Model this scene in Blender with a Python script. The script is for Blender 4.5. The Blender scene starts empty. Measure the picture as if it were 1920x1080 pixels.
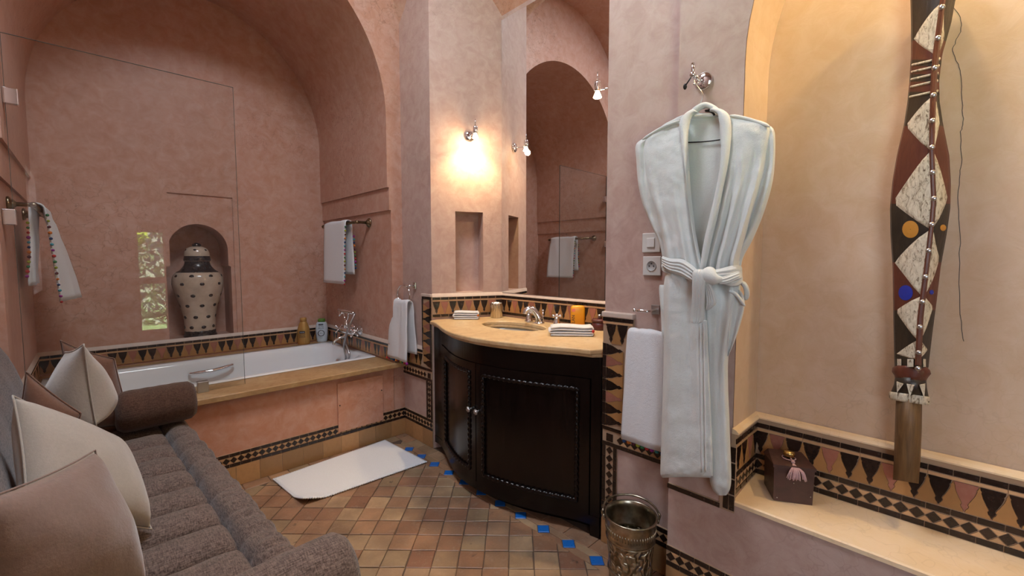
import bpy, bmesh, math, random
from math import sin, cos, pi, radians, sqrt
from mathutils import Vector, Matrix, noise
random.seed(7)
S = bpy.context.scene
COL = S.collection

# ------------------------------------------------------------ camera, sky, sun, light, exposure
FPX, YAW, PIT, EYE = 810.24, radians(45.7536), radians(3.727), 1.30
CAMF = Vector((cos(YAW)*cos(PIT), sin(YAW)*cos(PIT), -sin(PIT)))
CAMR = Vector((sin(YAW), -cos(YAW), 0))
CAMU = CAMR.cross(CAMF)
cd = bpy.data.cameras.new('camera'); cam = bpy.data.objects.new('camera', cd); COL.objects.link(cam)
cd.sensor_width = 36; cd.lens = 36*FPX/1920; cd.clip_start = .02
cam.matrix_world = Matrix(((CAMR.x, CAMU.x, -CAMF.x, 0), (CAMR.y, CAMU.y, -CAMF.y, 0), (CAMR.z, CAMU.z, -CAMF.z, EYE), (0, 0, 0, 1)))
S.camera = cam
S.view_settings.view_transform = 'Standard'; S.view_settings.look = 'None'
S.view_settings.gamma = 1; S.view_settings.use_curve_mapping = False
S.view_settings.exposure = 0.0
S.cycles.max_bounces = 10; S.cycles.diffuse_bounces = 6; S.cycles.glossy_bounces = 5; S.cycles.transmission_bounces = 8
S.cycles.transparent_max_bounces = 8; S.cycles.sample_clamp_indirect = 6; S.cycles.caustics_refractive = False; S.cycles.caustics_reflective = False

W = bpy.data.worlds.new('sky'); S.world = W; W.use_nodes = True
_bg = W.node_tree.nodes['Background']
_sky = W.node_tree.nodes.new('ShaderNodeTexSky'); _sky.sky_type = 'HOSEK_WILKIE'; _sky.turbidity = 3
_sky.sun_direction = Vector((.3, .65, .7)).normalized()
W.node_tree.links.new(_sky.outputs[0], _bg.inputs[0]); _bg.inputs[1].default_value = 3.5

def lamp(name, kind, loc, aim, energy, color, size=.1, size_y=None, spot=None, blend=.5):
    l = bpy.data.lights.new(name, kind); o = bpy.data.objects.new(name, l); COL.objects.link(o)
    o.location = loc; o.rotation_euler = (Vector(aim)-Vector(loc)).to_track_quat('-Z', 'Y').to_euler()
    l.energy = energy; l.color = color
    if kind == 'AREA':
        l.size = size
        if size_y: l.shape = 'RECTANGLE'; l.size_y = size_y
    elif kind == 'SUN': l.angle = size
    else: l.shadow_soft_size = size
    if spot: l.spot_size = spot; l.spot_blend = blend
    return o
lamp('sun', 'SUN', (1, 4, 8), (-.5, -1, 0), 420.0, (1, .95, .86), .01)
lamp('skylight_daylight', 'AREA', (.52, 1.38, 3.86), (.60, 1.40, 0), 74, (.81, .905, 1.0), .86, .72)
lamp('added_side_fill', 'AREA', (-.66, -1.10, 1.60), (1.6, -1.10, 1.5), 27, (.80, .90, 1.0), 1.05, 1.25)  # cool fill added from the left, behind the camera; the window is made up
lamp('recess_downlight', 'SPOT', (1.64, .16, 2.60), (1.73, .06, .4), 27, (1, .69, .34), .03, spot=radians(125), blend=.6)
lamp('recess_downlight', 'SPOT', (1.64, -.44, 2.62), (1.72, -.05, .4), 42, (1, .69, .34), .03, spot=radians(125), blend=.6)

# ------------------------------------------------------------ helpers
def px(u, v, ax, c):
    r = CAMF + CAMR*((u-960)/FPX) - CAMU*((v-540)/FPX)
    i = 'xyz'.index(ax); o = (0, 0, EYE)
    return Vector((0, 0, EYE)) + r*((c-o[i])/r[i])
def cr(pts, n):                       # Catmull-Rom through tuples, n samples
    P = [pts[0]]+list(pts)+[pts[-1]]; m = len(pts)-1; out = []
    for k in range(n):
        t = k/(n-1)*m; i = min(int(t), m-1); t -= i
        a, b, c, d = P[i:i+4]
        out.append(tuple(.5*(2*q+(r-p)*t+(2*p-5*q+4*r-s)*t*t+(3*q-p-3*r+s)*t**3) for p, q, r, s in zip(a, b, c, d)))
    return out
WM = {}
def wm(o): return WM.get(o, Matrix.Identity(4))
class MB:
    def __init__(s): s.v = []; s.f = []; s.mi = []; s.cur = 0; s.sm = []
    def add(s, vs, fs, smooth=False, M=None):
        b = len(s.v); s.v += [tuple(M @ Vector(p)) if M else tuple(p) for p in vs]
        for f in fs: s.f.append(tuple(i+b for i in f)); s.mi.append(s.cur); s.sm.append(smooth)
        return s
    def box(s, a, b, M=None, bev=0):
        x0, y0, z0 = a; x1, y1, z1 = b
        if bev:
            bm = bmesh.new(); bmesh.ops.create_cube(bm, size=1)
            for v in bm.verts: v.co = Vector(((x0+x1)/2+v.co.x*(x1-x0), (y0+y1)/2+v.co.y*(y1-y0), (z0+z1)/2+v.co.z*(z1-z0)))
            bmesh.ops.bevel(bm, geom=bm.edges[:], offset=bev, segments=2, profile=.5, affect='EDGES')
            bm.verts.index_update(); vs = [v.co.copy() for v in bm.verts]; fs = [[v.index for v in f.verts] for f in bm.faces]; bm.free()
            return s.add(vs, fs, False, M)
        vs = [(x0, y0, z0), (x1, y0, z0), (x1, y1, z0), (x0, y1, z0), (x0, y0, z1), (x1, y0, z1), (x1, y1, z1), (x0, y1, z1)]
        return s.add(vs, [(0, 3, 2, 1), (4, 5, 6, 7), (0, 1, 5, 4), (1, 2, 6, 5), (2, 3, 7, 6), (3, 0, 4, 7)], False, M)
    def grid(s, rows, closed_u=False, closed_v=False, cap=False, smooth=True, M=None):
        n, m = len(rows), len(rows[0]); vs = [p for r in rows for p in r]; fs = []
        for i in range(n if closed_v else n-1):
            for j in range(m if closed_u else m-1):
                a = i*m+j; b = i*m+(j+1) % m; c = ((i+1) % n)*m+(j+1) % m; d = ((i+1) % n)*m+j
                fs.append((a, b, c, d))
        if cap: fs += [tuple(range(m))[::-1], tuple((n-1)*m+k for k in range(m))]
        return s.add(vs, fs, smooth, M)
    def lathe(s, prof, c=(0, 0, 0), n=32, M=None, sx=1, sy=1, cap=True):
        rows = [[(c[0]+r*sx*cos(2*pi*k/n), c[1]+r*sy*sin(2*pi*k/n), c[2]+z) for k in range(n)] for r, z in prof]
        return s.grid(rows, closed_u=True, cap=cap, M=M)
    def tube(s, pts, r, n=10, cap=True, closed=False):
        P = [Vector(p) for p in pts]; N = len(P); rr = r if isinstance(r, (list, tuple)) else [r]*N
        up = None; rows = []
        for i in range(N):
            a = P[i-1] if i or closed else P[0]; b = P[(i+1) % N] if i < N-1 or closed else P[-1]
            t = (b-a).normalized()
            if up is None: up = t.orthogonal().normalized()
            up = (up - t*up.dot(t))
            up = up.normalized() if up.length > 1e-6 else t.orthogonal().normalized()
            q = t.cross(up)
            rows.append([tuple(P[i]+(up*cos(2*pi*k/n)+q*sin(2*pi*k/n))*rr[i]) for k in range(n)])
        return s.grid(rows, closed_u=True, closed_v=closed, cap=cap and not closed)
    def ball(s, c, r, n=12, sz=1.0):
        return s.lathe([(max(r*sin(pi*i/n), 1e-4), -r*sz*cos(pi*i/n)) for i in range(n+1)], c, 2*n)
    def prism(s, poly, z0, z1, M=None, smooth=False):
        n = len(poly); vs = [(p[0], p[1], z0) for p in poly]+[(p[0], p[1], z1) for p in poly]
        fs = [tuple(range(n))[::-1], tuple(range(n, 2*n))]+[(i, (i+1) % n, n+(i+1) % n, n+i) for i in range(n)]
        return s.add(vs, fs, smooth, M)
    def mesh(s, name, mats):
        me = bpy.data.meshes.new(name); me.from_pydata(s.v, [], s.f)
        for m in (mats if isinstance(mats, (list, tuple)) else [mats]): me.materials.append(m)
        me.polygons.foreach_set('material_index', s.mi); me.polygons.foreach_set('use_smooth', s.sm)
        bm = bmesh.new(); bm.from_mesh(me); bmesh.ops.recalc_face_normals(bm, faces=bm.faces[:]); bm.to_mesh(me); bm.free()
        return me
    def build(s, name, mats, parent=None, autosmooth=True):
        o = bpy.data.objects.new(name, s.mesh(name, mats)); COL.objects.link(o); adopt(o, parent)
        if autosmooth and any(s.sm): o.data.shade_smooth() if False else None
        return o
def adopt(o, parent, M=None):
    if parent:
        o.parent = parent; o.matrix_parent_inverse = wm(parent).inverted()
    if M is not None: o.matrix_basis = M; WM[o] = M
    return o
def tag(o, label=None, cat=None, group=None, kind=None):
    if label: o['label'] = label
    if cat: o['category'] = cat
    if group: o['group'] = group
    if kind: o['kind'] = kind
    return o
def thing(name, loc, label, cat, group=None):
    o = bpy.data.objects.new(name, None); COL.objects.link(o); o.location = loc; o.empty_display_size = .05
    WM[o] = Matrix.Translation(loc); return tag(o, label, cat, group)
def struct(o): o['kind'] = 'structure'; return o
def inst(me, name, parent, M):
    o = bpy.data.objects.new(name, me); COL.objects.link(o); adopt(o, parent)
    o.matrix_basis = M; return o
def fill2d(loops, depth, bevel=0, M=None):      # flat outline with holes, given thickness
    cu = bpy.data.curves.new('outline', 'CURVE'); cu.dimensions = '2D'; cu.fill_mode = 'BOTH'; cu.extrude = max(depth/2-bevel, 0); cu.bevel_depth = bevel; cu.bevel_resolution = 3
    for lp in loops:
        sp = cu.splines.new('POLY'); sp.points.add(len(lp)-1); sp.use_cyclic_u = True
        for p, q in zip(sp.points, lp): p.co = (q[0], q[1], 0, 1)
    ob = bpy.data.objects.new('outline', cu); COL.objects.link(ob)
    dg = bpy.context.evaluated_depsgraph_get(); dg.update()
    me = bpy.data.meshes.new_from_object(ob.evaluated_get(dg)); bpy.data.objects.remove(ob); bpy.data.curves.remove(cu)
    mb = MB(); mb.add([v.co.copy() for v in me.vertices], [tuple(p.vertices) for p in me.polygons], False, M); bpy.data.meshes.remove(me)
    return mb
def weld(me, d=1e-4):
    bm = bmesh.new(); bm.from_mesh(me); bmesh.ops.remove_doubles(bm, verts=bm.verts[:], dist=d); bmesh.ops.recalc_face_normals(bm, faces=bm.faces[:]); bm.to_mesh(me); bm.free()
def frame(o, ux, uy):                            # local x -> ux, local y -> uy, local z -> ux x uy
    ux = Vector(ux).normalized(); uy = Vector(uy).normalized(); n = ux.cross(uy)
    return Matrix(((ux.x, uy.x, n.x, o[0]), (ux.y, uy.y, n.y, o[1]), (ux.z, uy.z, n.z, o[2]), (0, 0, 0, 1)))
def arc(cx, cz, rx, rz, a0, a1, n):
    return [(cx+rx*cos(radians(a0+(a1-a0)*k/n)), cz+rz*sin(radians(a0+(a1-a0)*k/n))) for k in range(n+1)]
def subsurf(o, lv=1):
    m = o.modifiers.new('s', 'SUBSURF'); m.levels = lv; m.render_levels = lv

# ------------------------------------------------------------ materials
def srgb(r, g, b):
    f = lambda c: (c/255/12.92 if c/255 <= .04045 else ((c/255+.055)/1.055)**2.4)
    return (f(r), f(g), f(b), 1)
class NT:
    def __init__(s, name):
        s.m = bpy.data.materials.new(name); s.m.use_nodes = True; s.t = s.m.node_tree; s.b = s.t.nodes['Principled BSDF']
        s.co = None
    def n(s, typ, ins=None, **kw):
        nd = s.t.nodes.new('ShaderNode'+typ)
        for k, v in kw.items(): setattr(nd, k, v)
        for k, v in (ins or {}).items(): s.set(nd.inputs[k], v)
        return nd
    def set(s, sock, v):
        if isinstance(v, bpy.types.NodeSocket): s.t.links.new(v, sock)
        else: sock.default_value = v
    def coord(s, kind='Object', scale=None):
        c = s.n('TexCoord').outputs[kind]
        if scale: c = s.n('Mapping', {'Vector': c, 'Scale': scale}).outputs[0]
        return c
    def noise(s, scale, detail=4, rough=.5, co=None, dist=0):
        return s.n('TexNoise', {'Vector': co or s.coord(), 'Scale': scale, 'Detail': detail, 'Roughness': rough, 'Distortion': dist}).outputs[0]
    def ramp(s, fac, stops):
        r = s.n('ValToRGB', {'Fac': fac}); e = r.color_ramp.elements
        while len(e) < len(stops): e.new(.5)
        for x, (p, c) in zip(e, stops): x.position = p; x.color = c if len(c) == 4 else (*c, 1)
        return r.outputs[0]
    def mix(s, f, a, b, mode='MIX'):
        m = s.n('Mix', data_type='RGBA', blend_type=mode); s.set(m.inputs[0], f); s.set(m.inputs[6], a); s.set(m.inputs[7], b); return m.outputs[2]
    def math(s, op, a, b=0.0):
        m = s.n('Math', operation=op); s.set(m.inputs[0], a); s.set(m.inputs[1], b); return m.outputs[0]
    def bump(s, h, strength=.3, dist=.01, prev=None):
        b = s.n('Bump', {'Height': h, 'Strength': strength, 'Distance': dist})
        if prev: s.set(b.inputs['Normal'], prev)
        s.set(s.b.inputs['Normal'], b.outputs[0]); return b.outputs[0]
    def P(s, **kw):
        for k, v in kw.items():
            s.set(s.b.inputs[k.replace('_', ' ')], v)
        return s
    def rnd(s): return s.n('ObjectInfo').outputs['Random']
def plain(name, col, rough=.5, metal=0, **kw):
    t = NT(name); t.P(Base_Color=col, Roughness=rough, Metallic=metal, **kw); return t.m
def shift(t, col, dv=.3, dh=0.0):               # per-object brightness variation
    h = t.n('HueSaturation', {'Color': col, 'Value': t.math('ADD', t.math('MULTIPLY', t.rnd(), dv), 1-dv/2)}); return h.outputs[0]

def tadelakt(name, c1, c2, crack=1.0):
    t = NT(name)
    co = t.coord()
    big = t.noise(1.3, 5, .6, co); fine = t.noise(14, 6, .65, co, .6)
    col = t.mix(t.ramp(big, [(.3, (0, 0, 0)), (.7, (1, 1, 1))]), c1, c2)
    col = t.mix(t.math('MULTIPLY', t.ramp(fine, [(.35, (0, 0, 0)), (.7, (1, 1, 1))]), .35), col, t.mix(.5, c2, (.9, .8, .75, 1)))
    wob = t.n('VectorMath', {0: co, 1: t.n('TexNoise', {'Vector': co, 'Scale': 5.0, 'Detail': 3}).outputs[1]}, operation='ADD').outputs[0]
    vor = t.n('TexVoronoi', {'Vector': wob, 'Scale': 6.0}, feature='DISTANCE_TO_EDGE').outputs[0]
    line = t.ramp(vor, [(0, (1, 1, 1)), (.030, (0, 0, 0))])
    mask = t.ramp(t.noise(.9, 2, .5, co), [(.44, (0, 0, 0)), (.62, (1, 1, 1))])
    k = t.math('MULTIPLY', line, mask)
    col = t.mix(t.math('MULTIPLY', k, .62*crack), col, t.mix(.55, c1, (.12, .06, .04, 1)))
    streak = t.noise(60, 3, .5, t.coord(scale=(1, 1, .22)))
    b = t.bump(t.math('ADD', t.math('MULTIPLY', fine, .7), t.math('MULTIPLY', streak, .3)), .16, .01)
    t.P(Base_Color=col, Roughness=t.math('ADD', t.math('MULTIPLY', fine, .22), .36), Specular_IOR_Level=.35)
    return t.m
M = {}
M['pink'] = tadelakt('tadelakt_pink', (.44, .225, .155, 1), (.51, .285, .21, 1))
M['rose'] = tadelakt('tadelakt_rose', (.41, .268, .228, 1), (.48, .345, .30, 1), .45)
M['sand'] = tadelakt('tadelakt_sand', (.54, .37, .24, 1), (.61, .44, .30, 1), .3)
M['salmon'] = tadelakt('tadelakt_salmon', (.50, .22, .135, 1), (.58, .285, .185, 1), .5)
M['cream'] = tadelakt('tadelakt_cream', (.68, .49, .28, 1), (.76, .58, .37, 1), .3)

def glaze(name, col, rough=.2, dv=.35, mot=.25, dark=(.02, .012, .008, 1)):
    t = NT(name); n = t.noise(45, 5, .6); c = shift(t, col, dv)
    c = t.mix(t.math('MULTIPLY', t.ramp(n, [(.45, (0, 0, 0)), (.75, (1, 1, 1))]), mot), c, dark)
    t.P(Base_Color=c, Roughness=t.math('ADD', t.math('MULTIPLY', n, .25), rough)); t.bump(t.noise(30, 3), .12, .004); return t.m
M['black'] = glaze('zellij_black', (.020, .010, .007, 1), .12, .8, .3, (.05, .03, .025, 1))
M['ochre'] = glaze('zellij_ochre', (.37, .19, .072, 1), .22, .4, .2, (.25, .10, .03, 1))
M['zpink'] = glaze('zellij_pink', (.33, .125, .085, 1), .3, .4, .2, (.5, .3, .25, 1))
M['buff'] = glaze('zellij_buff', (.52, .31, .16, 1), .35, .3, .2, (.35, .18, .09, 1))
M['grout'] = plain('grout', (.40, .27, .175, 1), .9)
M['skirt'] = glaze('skirting_glaze', (.40, .225, .10, 1), .25, .55, .25, (.22, .11, .04, 1))
M['cap'] = tadelakt('cap_plaster', (.52, .41, .34, 1), (.60, .49, .42, 1), .3)
t = NT('terracotta'); n1 = t.noise(7, 6, .65); n2 = t.noise(28, 5, .7); r = t.rnd()
c = t.ramp(r, [(0, (.29, .155, .09)), (.25, (.40, .235, .135)), (.45, (.24, .115, .07)), (.62, (.47, .32, .19)), (.8, (.29, .205, .12)), (1, (.34, .175, .105))])
c = t.mix(t.math('MULTIPLY', t.ramp(n1, [(.38, (0, 0, 0)), (.66, (1, 1, 1))]), .6), c, (.11, .06, .038, 1))
c = t.mix(t.math('MULTIPLY', t.ramp(n2, [(.52, (0, 0, 0)), (.75, (1, 1, 1))]), .5), c, (.46, .34, .24, 1))
ch = t.noise(17, 3, .6)
c = t.mix(t.ramp(ch, [(.66, (0, 0, 0)), (.74, (.75, .75, .75))]), c, (.05, .032, .024, 1))
t.P(Base_Color=c, Roughness=t.math('ADD', t.math('MULTIPLY', n2, .45), .22)); t.bump(t.math('ADD', n1, n2), .25, .006); M['terra'] = t.m
M['blue'] = glaze('zellij_blue', (.012, .13, .48, 1), .18, .2, .25, (.005, .05, .25, 1))
M['fgrout'] = plain('floor_grout', (.10, .065, .045, 1), .85)
def stone(name, a, b, c3, rough=.25):
    t = NT(name); n = t.noise(5, 8, .65, None, 1.2); m = t.noise(34, 5, .6)
    c = t.ramp(n, [(.25, a), (.5, b), (.72, c3)]); c = t.mix(t.math('MULTIPLY', t.ramp(m, [(.5, (0, 0, 0)), (.75, (1, 1, 1))]), .3), c, (.20, .10, .04, 1))
    t.P(Base_Color=c, Roughness=t.math('ADD', t.math('MULTIPLY', m, .25), rough)); return t.m
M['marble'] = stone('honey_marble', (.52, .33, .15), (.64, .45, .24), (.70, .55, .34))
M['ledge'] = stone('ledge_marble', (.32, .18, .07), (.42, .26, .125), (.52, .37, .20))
M['enamel'] = plain('white_enamel', (.80, .82, .84, 1), .08)
M['basin'] = plain('basin_enamel', (.45, .44, .40, 1), .2)
M['chrome'] = plain('chrome', (.82, .83, .85, 1), .08, 1)
M['steel'] = plain('brushed_steel', (.52, .52, .53, 1), .3, 1)
t = NT('antique_brass'); n = t.noise(40, 4); t.P(Base_Color=t.ramp(n, [(.3, (.16, .12, .075)), (.7, (.32, .26, .17))]), Roughness=.3, Metallic=1); M['brass'] = t.m
M['gold'] = plain('gold_brass', (.62, .44, .17, 1), .25, 1)
M['iron'] = plain('dark_iron', (.02, .02, .02, 1), .4, .6)
def cloth(name, col, col2, sc=260, bump=.6, sheen=.3, dist=.004, rough=.95):
    t = NT(name); n = t.noise(sc, 3, .7); n2 = t.noise(sc/6, 4, .6)
    t.P(Base_Color=t.mix(n, col, col2), Roughness=rough, Sheen_Weight=sheen, Specular_IOR_Level=.1)
    t.bump(t.math('ADD', n, t.math('MULTIPLY', n2, .8)), bump, dist); return t.m
M['terry'] = cloth('white_terry', (.66, .67, .70, 1), (.86, .87, .89, 1), 420, .6, .3, .004)
M['robe'] = cloth('robe_terry', (.57, .60, .59, 1), (.76, .79, .77, 1), 460, .5, .3, .004)
M['mat'] = cloth('mat_cotton', (.78, .80, .84, 1), (.90, .92, .95, 1), 190, .8, .1, .004)
def woven(name, a, b, sc=330):
    t = NT(name); co = t.coord()
    w1 = t.noise(sc, 2, .6, t.coord(scale=(.16, 1, 1))); w2 = t.noise(sc, 2, .6, t.coord(scale=(1, .16, .5)))
    f = t.math('MULTIPLY', t.math('ADD', w1, w2), .5); big = t.noise(5, 3, .5)
    c = t.mix(t.ramp(f, [(.38, (0, 0, 0)), (.62, (1, 1, 1))]), a, b)
    t.P(Base_Color=c, Roughness=.95, Sheen_Weight=.25, Specular_IOR_Level=.1); t.bump(f, .5, .004); return t.m
M['sofa'] = woven('woven_taupe', (.058, .041, .037, 1), (.205, .155, .138, 1))
M['bolster'] = woven('woven_brown', (.055, .028, .019, 1), (.115, .066, .048, 1))
M['white_velvet'] = cloth('cream_velvet', (.39, .355, .315, 1), (.48, .44, .395, 1), 120, .25, .5, .004)
M['mauve'] = cloth('mauve_velvet', (.185, .125, .105, 1), (.265, .19, .165, 1), 110, .25, .6, .004)
M['brown_velvet'] = cloth('brown_velvet', (.13, .062, .040, 1), (.20, .105, .07, 1), 110, .25, .6, .004)
t = NT('ebony_wood'); n = t.noise(9, 5, .6, t.coord(scale=(6, 6, .6))); t.P(Base_Color=t.ramp(n, [(.3, (.004, .0025, .0022)), (.75, (.012, .006, .005))]), Roughness=t.math('ADD', t.math('MULTIPLY', n, .14), .16), Specular_IOR_Level=.32); t.bump(n, .05, .003); M['ebony'] = t.m
def wood(name, a, b, sc=(14, 14, 1.2), rough=.55):
    t = NT(name); n = t.noise(6, 6, .65, t.coord(scale=sc), .8); t.P(Base_Color=t.ramp(n, [(.28, a), (.72, b)]), Roughness=rough); t.bump(n, .35, .004); return t.m
M['stick'] = wood('bare_wood', (.065, .032, .011), (.19, .10, .036))
M['carve_red'] = wood('stained_red_wood', (.075, .018, .011), (.125, .034, .019), (9, 9, 2), .38)
M['carve_black'] = wood('stained_black_wood', (.012, .009, .007), (.035, .024, .016), (9, 9, 2), .38)
t = NT('scratched_white_paint'); n = t.noise(34, 6, .75, t.coord(scale=(1, 3, 1)), 1.5); t.P(Base_Color=t.ramp(n, [(.36, (.12, .075, .04)), (.48, (.56, .49, .37)), (.72, (.76, .70, .57))]), Roughness=.6); t.bump(n, .5, .004); M['carve_white'] = t.m
M['boxwood'] = wood('plum_wood', (.045, .022, .02), (.085, .042, .038), (3, 3, 3), .4)
M['plum'] = plain('plum_lacquer', (.085, .02, .022, 1), .35)
M['mirror'] = plain('mirror_silver', (.90, .90, .90, 1), .0, 1)
t = NT('clear_glass'); t.t.nodes.remove(t.b)
gl = t.n('BsdfGlass', {'Roughness': 0.0, 'IOR': 1.5, 'Color': (.93, .97, .96, 1)}); tr = t.n('BsdfTransparent', {'Color': (.975, .985, .98, 1)}); gs = t.n('BsdfGlossy', {'Roughness': 0.0})
fr = t.n('Fresnel', {'IOR': t.math('SUBTRACT', 1.5, t.math('MULTIPLY', t.n('NewGeometry').outputs['Backfacing'], .8333))}); mx = t.n('MixShader', {0: fr.outputs[0], 1: tr.outputs[0], 2: gs.outputs[0]}); t.t.nodes.remove(gl)
t.t.links.new(mx.outputs[0], t.t.nodes['Material Output'].inputs[0]); M['glass'] = t.m
M['glass_edge'] = plain('glass_edge', (.10, .12, .11, 1), .15)
M['plastic'] = plain('white_plastic', (.62, .60, .57, 1), .35)
M['ink'] = plain('dark_ink', (.03, .025, .03, 1), .5)
def emit(name, col, k):
    t = NT(name); t.P(Base_Color=(0, 0, 0, 1), Emission_Color=col, Emission_Strength=k); return t.m
M['bulb'] = emit('lit_bulb', (1, .80, .48, 1), 40)
# ------------------------------------------------------------ setting: shell of the room
XL, XR, XP, YT, YB, YW = -.42, 1.645, 1.56, 2.84, 4.075, -2.20   # left wall, right wall, pier face, tub front, alcove back, wall behind camera
XS0, XS1 = -.27, 1.557
AN = radians(-23); NB = (1.645, 2.465); ND = Vector((cos(AN), sin(AN), 0)); NL = .51   # angled wall with the small niche
PB = (1.645, 1.09)
def cz(x, y, lx=2.0):
    a = (x-.643)/1.02; b = (y-.32)/2.53
    za = 2.76+1.10*sqrt(max(0, 1-a*a)); zb = 2.76+1.10*sqrt(max(0, 1-b*b))
    return max(za, zb)
fl = MB().box((XL-.3, YW-.1, -.06), (2.4, YT+1.4, -.0045)).build('floor', M['fgrout']); struct(fl)
# floor tiles: squares laid on the diagonal, straight border, blue corner pieces
def clip(poly, a, b, c):              # keep a*x+b*y<=c
    out = []
    for i in range(len(poly)):
        p, q = poly[i], poly[(i+1) % len(poly)]; dp = a*p[0]+b*p[1]-c; dq = a*q[0]+b*q[1]-c
        if dp <= 0: out.append(p)
        if dp*dq < 0: t = dp/(dp-dq); out.append((p[0]+t*(q[0]-p[0]), p[1]+t*(q[1]-p[1])))
    return out
def area(p): return abs(sum(p[i][0]*p[(i+1) % len(p)][1]-p[(i+1) % len(p)][0]*p[i][1] for i in range(len(p))))/2
def inset(poly, k):
    cx = sum(p[0] for p in poly)/len(poly); cy = sum(p[1] for p in poly)/len(poly)
    m = sum(math.hypot(p[0]-cx, p[1]-cy) for p in poly)/len(poly); f = max(0, 1-k/m*1.3)
    return [(cx+(p[0]-cx)*f, cy+(p[1]-cy)*f) for p in poly]
def slab(name, poly, z0, z1, mat, parent, ch=.003, j=0):
    b = MB(); n = len(poly); up = inset(poly, ch)
    tz = [random.uniform(-j, j) for _ in poly]
    vs = [(*p, z0) for p in poly]+[(*p, z1-ch*.6+q) for p, q in zip(poly, tz)]+[(*p, z1+q) for p, q in zip(up, tz)]
    fs = [(i, (i+1) % n, n+(i+1) % n, n+i) for i in range(n)]+[(n+i, n+(i+1) % n, 2*n+(i+1) % n, 2*n+i) for i in range(n)]+[tuple(range(2*n, 3*n))]
    b.add(vs, fs); return b.build(name, mat, parent)
XBL, YBL = 1.515, 2.752
TD = .1545                              # tile diagonal
BY0 = 1.028
blues = [BY0+TD*k for k in range(-3, 12)]
def bluesq(y, g=0): h = .038+g; return [(XBL-h, y), (XBL, y-h), (XBL+h, y), (XBL, y+h)]
gj = .0030
for i in range(-8, 30):
    for k in range(-8, 30):
        cx = XBL - TD/2*i; cy = BY0 + TD/2*(2*k+(i % 2)) + (0 if True else 0)
        if not (.30 < cx < 1.60 and .62 < cy < 2.86): continue
        if cx < .36+.0*cy: continue
        h = TD/2-gj
        p = [(cx-h, cy), (cx, cy-h), (cx+h, cy), (cx, cy+h)]
        p = clip(p, 1, 0, XBL-.001); p = clip(p, 0, 1, YBL-.001)
        if len(p) < 3 or area(p) < .0006: continue
        if i == 0:                      # cut for the blue inserts
            p = clip(p, 1, 0, XBL-.001); p = [q for q in p]
            p2 = clip(p, 1, 1, XBL+cy-.041) if False else p
        p = [(x+random.uniform(-.0018, .0018), y+random.uniform(-.0018, .0018)) for x, y in p]
        if i == 0: p = clip(p, 1, 0, XBL-.040)
        if len(p) >= 3 and area(p) > .0005: slab('tile', p, -.008, random.uniform(-.0012, .001), M['terra'], fl, j=.0008)
for k, y in enumerate(blues):
    if .7 < y < 2.72:
        slab('blue_tile', bluesq(y), -.008, .0008, M['blue'], fl)
        ym = y+TD/2
        for sx in (-1, 1):              # slivers between two blue pieces
            q = [(XBL-.001 if sx < 0 else XBL+.001, y+.041), (XBL+sx*.0375, y+.003+.0), (XBL+sx*.040, ym), (XBL+sx*.0375, y+TD-.003), (XBL-.001 if sx < 0 else XBL+.001, y+TD-.041)]
            if ym < 2.74: slab('tile', q, -.008, random.uniform(-.001, .0008), M['terra'], fl)
y = .70
while y < YT-.01:
    q = random.uniform(.11, .15); y1 = min(y+q, YT-.002)
    if y1-y > .03: slab('tile', [(XBL+.041, y), (XR-.002, y), (XR-.002, y1-.003), (XBL+.041, y1-.003)], -.008, 0, M['terra'], fl)
    y = y1
x = .30
while x < XBL:
    q = random.uniform(.10, .15); x1 = min(x+q, XBL+.04)
    if x1-x > .03: slab('tile', [(x, YBL+.002), (x1-.003, YBL+.002), (x1-.003, YT-.002), (x, YT-.002)], -.008, 0, M['terra'], fl)
    x = x1

# alcove over the tub: front spandrel, both cheeks and barrel vault are one solid with an arched tunnel
xa_, xb_ = XS0+.026, XS1-.026
out = [(XL-.15, 0), (XS0, 0), (XS0, 1.655), (XS0+.013, 1.655), (XS0+.013, 1.815), (xa_, 1.815), (xa_, 2.30)]+arc((XS0+XS1)/2, 2.30, (xb_-xa_)/2, .975, 180, 0, 48)[1:-1]+[(xb_, 2.30), (xb_, 1.815), (XS1-.013, 1.815), (XS1-.013, 1.655), (XS1, 1.655), (XS1, 0), (XR+.03, 0), (XR+.03, 4.0), (XL-.15, 4.0)]
w = fill2d([out], YB-YT+.02, 0, frame((0, (YT+YB)/2+.01, 0), (1, 0, 0), (0, 0, 1))).build('wall_alcove', M['pink']); weld(w.data); struct(w)
# back wall with recessed panel and urn niche
NX0, NX1, NZ0, NZ1 = .400, .812, .688, 1.575
pan = [(.428, NZ0), (.838, NZ0), (.838, 1.797), (.428, 1.797)]
w = fill2d([[(-.5, 0), (1.8, 0), (1.8, 3.6), (-.5, 3.6)], [(NX0-.002, NZ0), (.838, NZ0), (.838, 1.797), (.425, 1.797), (.425, 1.25), (NX0-.002, 1.25)]], .014, 0, frame((0, YB+.007, 0), (1, 0, 0), (0, 0, 1))).build('wall_back', M['pink']); struct(w)
nm = (NX0+NX1)/2; nw = (NX1-NX0)/2-.016
nic = [(NX0, NZ0), (NX1, NZ0), (NX1, 1.245), (nm+nw, 1.255), (nm+nw, 1.375)]+arc(nm, 1.375, nw, .20, 0, 180, 28)[1:-1]+[(nm-nw, 1.375), (nm-nw, 1.255), (NX0, 1.245)]
b = fill2d([[(.3, .3), (1.0, .3), (1.0, 2.0), (.3, 2.0)], nic], .33, 0, frame((0, YB+.013+.165, 0), (1, 0, 0), (0, 0, 1)))
b.box((.3, YB+.30, .3), (1.0, YB+.36, 2.0))
b.build('wall_niche', M['pink'], None)['kind'] = 'structure'
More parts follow.
